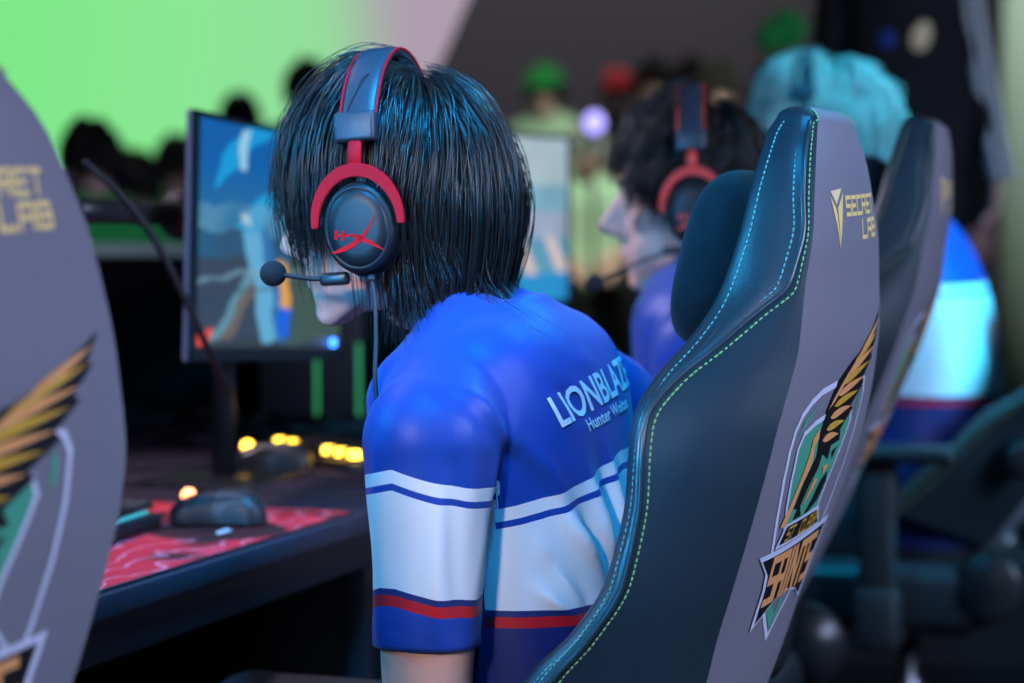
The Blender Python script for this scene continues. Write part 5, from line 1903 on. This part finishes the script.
# ------------------------------------------------------------------ people in the background
def bystander(label, loc, rz, top_m, hair_m, standing=False, height=0.0, group=None, cap_m=None, seed=1, extra=None, vox=.010, hairlen=-.03, wid=1.0):
    t = thing('person', label, 'person', loc, rz, group)
    k = height
    if standing:
        sp_ = [(0, 0, .95 + k), (0, .0, 1.10 + k), (0, .01, 1.26 + k), (0, .0, 1.38 + k), (0, .01, 1.46 + k)]
        Hm = Matrix.Translation((0, .05, 1.60 + k)) @ RX(-10)
        J = {'spine': sp_, 'head': Hm}
        for sd, sx in (('L', -1), ('R', 1)):
            J['sh' + sd] = (sx * .19, 0, 1.37 + k); J['el' + sd] = (sx * .25, -.01, 1.08 + k); J['wr' + sd] = (sx * .24, .10, .86 + k)
            J['hd' + sd] = (-sx * .05, .35, -.9); J['pn' + sd] = (-sx, 0, 0)
            J['hp' + sd] = (sx * .09, 0, .92 + k); J['kn' + sd] = (sx * .10, .02, .50 + k * .5); J['an' + sd] = (sx * .11, 0, .09)
        if extra: J.update(extra)
    else:
        Hm = Matrix.Translation((0, .07, 1.18 + k)) @ RX(-6)
        J = seated([(0, 0, .57 + k), (0, -.01, .72 + k), (0, 0, .88 + k), (0, .01, 1.0 + k), (0, .02, 1.08 + k)], Hm, .98 + k, .19, .0, dz=k)
    make_body(t, J, M['skin'], vox, wid=wid)
    make_trousers(t, J, M['black_cloth'])
    o, _ = make_jersey(t, J, .010, None, [], sleeve=.9 if standing else .2, mtl=top_m, wid=wid, noise_amp=.003, seed=seed, name='jacket' if standing else 'shirt')
    hair_obj(t, Hm, seed, n_g=80, per=6, a=.098, bf=.122, bb=.128, c=.156, end=lambda q: .05 if abs(q) < .9 else hairlen, curl=.003, rad=.0022, m_=hair_m, tuck=.4)
    if cap_m:
        vs, fs = [], []
        for j in range(9):
            ph = PI * .5 * j / 8
            for i in range(24):
                th = 2 * PI * i / 24
                vs.append(tuple(Hm @ V((.104 * math.sin(ph) * math.cos(th), .126 * math.sin(ph) * math.sin(th), .055 + .112 * math.cos(ph)))))
        for j in range(8):
            for i in range(24):
                fs.append((j * 24 + i, j * 24 + (i + 1) % 24, (j + 1) * 24 + (i + 1) % 24, (j + 1) * 24 + i))
        c = np_mesh('cap', vs, fs, cap_m, t)
        bm = box_bm(.13, .10, .006, (0, .150, .062), .003, 2)
        bmesh.ops.transform(bm, matrix=Hm, verts=bm.verts[:])
        bm_obj('cap_brim', bm, cap_m, c)
    return t, J


# standing person in a black striped jacket, on a low riser
YB = 6.2
ps = at(900, 200, YB)
riser_z = 0.30
rb = thing('riser', 'low black stage riser under the standing person in the striped jacket', 'riser', (ps.x, YB, 0))
bm_obj('deck', box_bm(1.2, 1.3, 0.03, (0.1, 0.32, riser_z - 0.015), 0.004), M['black_panel'], rb, angle=40)
bm_obj('skirt', box_bm(1.16, 1.26, riser_z - 0.03, (0.1, 0.32, (riser_z - 0.03) / 2)), M['black_cloth'], rb, smooth=False)
hand_t = at(1000, 214, YB - .05)
sb, Jb = bystander('person standing in a black jacket with pale sleeve stripes, cut off by the top edge', (ps.x, YB, riser_z), math.radians(172), M['black_cloth'], M['hair_brown'], True, 0.06, seed=21, wid=.82,
                   extra={'elL': (-.195, -.02, 1.14), 'wrL': (-.240, .10, .90), 'shL': (-.145, 0, 1.43), 'shR': (.145, 0, 1.43), 'elR': (.19, -.02, 1.14), 'wrR': (.19, .10, .90)})
# pale stripes down the sleeve on the right of the picture
Pm = np.array([Jb['shL'], Jb['elL'], Jb['wrL']], float)
for dx in (-.018, .018):
    a = catmull(Pm, 24)
    v, f = [], []
    for i, p in enumerate(a):
        r = .068 - .022 * i / 23
        for s_ in (-.013, .013):
            q = p + np.array([dx + s_ * .9 - .012, math.sqrt(max(1e-5, r * r - (dx + s_) ** 2)) + .010, 0])
            v.append(q)
    for i in range(23):
        f.append((2 * i, 2 * i + 1, 2 * i + 3, 2 * i + 2))
    o = np_mesh('sleeve_stripe', v, f, M['cloth_stripe'], sb)
    md = o.modifiers.new('t', 'SOLIDIFY'); md.thickness = .004
Wb = Matrix.Translation(sb.location) @ Matrix.Rotation(sb.rotation_euler.z, 4, 'Z')
for (px, py, rx, rz_, mm, nm) in ((918, 33, .034, .048, 'gold_pale', 'chest_emblem'), (889, 38, .026, .028, 'patch_blue', 'chest_patch')):
    if mm not in M: M[mm] = mat(mm, srgb(15, 60, 150), .7)
    p = Wb.inverted() @ at(px, py, YB - .14)
    v, f = ellipsoid_geo((p.x, .118, p.z), (rx, .010, rz_))
    np_mesh(nm, v, f, M[mm], sb)

# a person in green, arms up near the face
pg_ = at(783, 120, 8.5)
gp, Jg = bystander('person in dark clothes with a bright green collar behind the cyan-lit hair', (pg_.x, 8.5, 0), math.radians(165), M['cloth_dark'], M['hair_brown'], True, -.12, seed=31)
for (px, py, rx, rz_) in ((786, 30, .075, .070), (770, 38, .050, .055)):
    p = (Matrix.Translation(gp.location) @ Matrix.Rotation(gp.rotation_euler.z, 4, 'Z')).inverted() @ at(px, py, 8.36)
    v, f = ellipsoid_geo(tuple(p), (rx, .04, rz_))
    np_mesh('green_scarf', v, f, M['cloth_green'], gp)

pgb = at(925, 112, 7.6)
crowd = [  # px, py of the head centre, depth, shirt, hair, cap, label, stool label
    (548, 92, 12.6, 'cloth_pale', 'hair_brown', 'cloth_green', 'spectator in a bright green cap and pale shirt right of the black hair', 'the pale-shirted green cap'),
    (583, 150, 11.3, 'cloth_pale', 'hair_fair', None, 'spectator in a pale green shirt beside the violet light', 'the spectator beside the violet light'),
    (617, 92, 15.2, 'cloth_dark', 'hair_brown', 'cloth_red', 'spectator in a red cap in the far crowd', 'the red cap'),
    (655, 84, 12.6, 'cloth_dark', 'hair_brown', None, 'dark spectator just right of the red cap', 'the dark spectator right of the red cap'),
    (690, 78, 13.9, 'cloth_dark', 'hair_brown', None, 'dark spectator above the second headset', 'the dark spectator above the second headset'),
    (718, 92, 11.0, 'cloth_green', 'hair_brown', None, 'spectator in a green shirt above the brown wavy hair', 'the green-shirted spectator in the centre'),
    (925, 108, 8.6, 'cloth_dark', 'hair_brown', 'cloth_green', 'spectator in a bright green cap right of the cyan-lit hair', 'the green cap right of the cyan hair'),
    (97, 160, 7.6, 'cloth_green', 'hair_brown', None, 'spectator nearest the left chair, under the green screen', 'the spectator nearest the left chair'),  # shirts of these three: green screen light painted as cloth colour
    (138, 186, 8.8, 'cloth_green', 'hair_brown', None, 'spectator tinted green, middle of the three under the green screen', 'the middle spectator under the green screen'),
    (174, 166, 10.0, 'cloth_green', 'hair_brown', None, 'spectator just left of the game screen', 'the spectator left of the game screen'),
    (240, 122, 11.2, 'cloth_dark', 'hair_brown', None, 'dark spectator whose head shows over the game screen', 'the spectator above the game screen'),
    (308, 92, 10.2, 'cloth_dark', 'hair_brown', None, 'dark spectator peeking out left of the headband', 'the spectator left of the headband'),
]
for i, (px, py, Y, sm, hm_, cm, lb, sl) in enumerate(crowd):
    p = at(px, py, Y)
    k = p.z - 1.20
    bystander(lb, (p.x, Y, 0), math.radians((10 if py > 150 and px < 200 else 180) + rnd.uniform(-25, 25)), M[sm], M[hm_], False, k, 'crowd in the background', M[cm] if cm else None, seed=40 + i, vox=.014)
    # the seat that carries the spectator
    st = thing('stool', 'dark stool carrying ' + sl, 'stool', (p.x, Y, 0), 0, 'stools of the crowd')
    zt_ = .45 + k
    v, f = tube_geo([(0, 0, zt_ - .05), (0, 0, zt_ - .01), (0, 0, zt_)], [.17, .18, .17], 24); np_mesh('seat', v, f, M['plastic_matte'], st)
    for q in range(4):
        a_ = PI / 4 + q * PI / 2
        v, f = tube_geo([(.12 * math.cos(a_), .12 * math.sin(a_), zt_ - .04), (.20 * math.cos(a_), .20 * math.sin(a_), 0)], .012, 8); np_mesh('leg', v, f, M['plastic_matte'], st)

# small violet stage lamp
pv = at(594, 123, 10.4)
lm = thing('stage_lamp', 'small round violet stage lamp left of the second player', 'lamp', (pv.x, 10.4, 0))
v, f = ellipsoid_geo((0, -.03, pv.z), (.040, .03, .045)); np_mesh('lens', v, f, M['led_violet'], lm)
v, f = tube_geo([(0, -.03, pv.z), (0, .12, pv.z)], [.055, .045], 20); np_mesh('lamp_housing', v, f, M['plastic'], lm)
v, f = tube_geo([(0, .04, 0), (0, .04, pv.z)], .012, 10); np_mesh('lamp_stand', v, f, M['plastic'], lm)
v, f = tube_geo([(0, .04, 0), (0, .04, .012)], .16, 24); np_mesh('lamp_base', v, f, M['plastic'], lm)

# ------------------------------------------------------------------ light
def area(name, loc, target, col, power, sx, sy=None):
    ld = bpy.data.lights.new(name, 'AREA')
    ld.shape = 'RECTANGLE'
    ld.size = sx; ld.size_y = sy or sx
    ld.color = col; ld.energy = power
    o = bpy.data.objects.new(name, ld)
    COL.objects.link(o)
    o.location = loc
    o.rotation_euler = (V(target) - V(loc)).to_track_quat('-Z', 'Y').to_euler()
    return o


def spot(name, loc, target, col, power, deg, blend=.5, size=.25):
    ld = bpy.data.lights.new(name, 'SPOT')
    ld.color = col; ld.energy = power
    ld.spot_size = math.radians(deg); ld.spot_blend = blend; ld.shadow_soft_size = size
    o = bpy.data.objects.new(name, ld)
    COL.objects.link(o)
    o.location = loc
    o.rotation_euler = (V(target) - V(loc)).to_track_quat('-Z', 'Y').to_euler()
    return o


# stage spots: blue from the left, blue and cyan from above and behind
spot('stage_spot_left', (-2.4, -0.6, 2.7), (0.12, 2.33, 1.10), (0.02, 0.42, 1.0), 130, 22, .6, .30)
spot('stage_spot_side', (-2.6, 2.2, 2.4), (-0.05, 2.40, 1.05), (0.03, 0.46, 1.0), 300, 22, .6, .25)
spot('stage_spot_top', (0.2, 1.1, 3.9), (-0.10, 2.46, 1.26), (0.01, 0.40, 1.0), 1700, 13, .6, .25)
spot('stage_spot_back', (1.3, 4.3, 3.0), (0.12, 2.40, 1.0), (0.05, 0.60, 1.0), 120, 20, .5, .12)
spot('stage_spot_far', (3.2, 3.2, 3.4), (0.76, 4.40, 1.18), (0.0, 0.62, 1.0), 1700, 18, .5, .2)
spot('stage_spot_far_left', (-1.6, 2.2, 3.4), (0.45, 4.3, 1.2), (0.0, 0.50, 1.0), 260, 22, .6, .2)
area('house_light', (3.3, 0.7, 2.6), (0.2, 2.5, 1.0), (0.54, 0.66, 1.0), 180, 1.6)
spot('stage_wash_left', (-3.5, -3.3, 1.7), (0.27, 2.28, 1.08), (0.0, 0.40, 1.0), 3900, 13, .6, .8)
spot('desk_fill', (-1.7, 3.6, 3.5), (-0.50, 3.0, 0.75), (1.0, 0.80, 0.95), 220, 34, .6, .2)  # added lilac fill aimed at the desk alone
spot('front_of_house', (-2.0, -2.6, 3.0), (-0.15, 2.35, 1.0), (1.0, 0.88, 0.88), 950, 9.5, .7, .3)
area('wall_fill', (0.5, 14.5, 6.5), (0.8, 18, 2.2), (1.0, .95, 1.0), 150, 6, 1)  # added fill lifting the dark back wall
spot('pillar_fill', (-0.5, 9.2, 4.4), (2.5, 11.3, 1.3), (0.85, 1.0, 0.88), 900, 24, .5, .2)  # unseen fill added to brighten the pillar
spot('crowd_fill', (2.4, 7.5, 5.0), (0.45, 11.6, 1.1), (0.85, 1.0, 0.80), 1100, 22, .6, .2)  # unseen lamp added so the pale shirts in the crowd show
spot('added_face_fill', (-1.7, 4.3, 2.3), (0.12, 3.46, 1.13), (0.88, 0.80, 1.0), 150, 15, .6, .15)  # added fill standing in for the monitor's light on the second player's face
w = bpy.data.worlds.new('world')
SC.world = w
w.use_nodes = True
w.node_tree.nodes['Background'].inputs['Color'].default_value = (0.26, 0.28, 0.38, 1)
w.node_tree.nodes['Background'].inputs['Strength'].default_value = 0.06
SC.view_settings.view_transform = 'Standard'
SC.view_settings.look = 'None'
SC.view_settings.gamma = 1.0
SC.view_settings.exposure = 0.0
SC.view_settings.use_curve_mapping = False
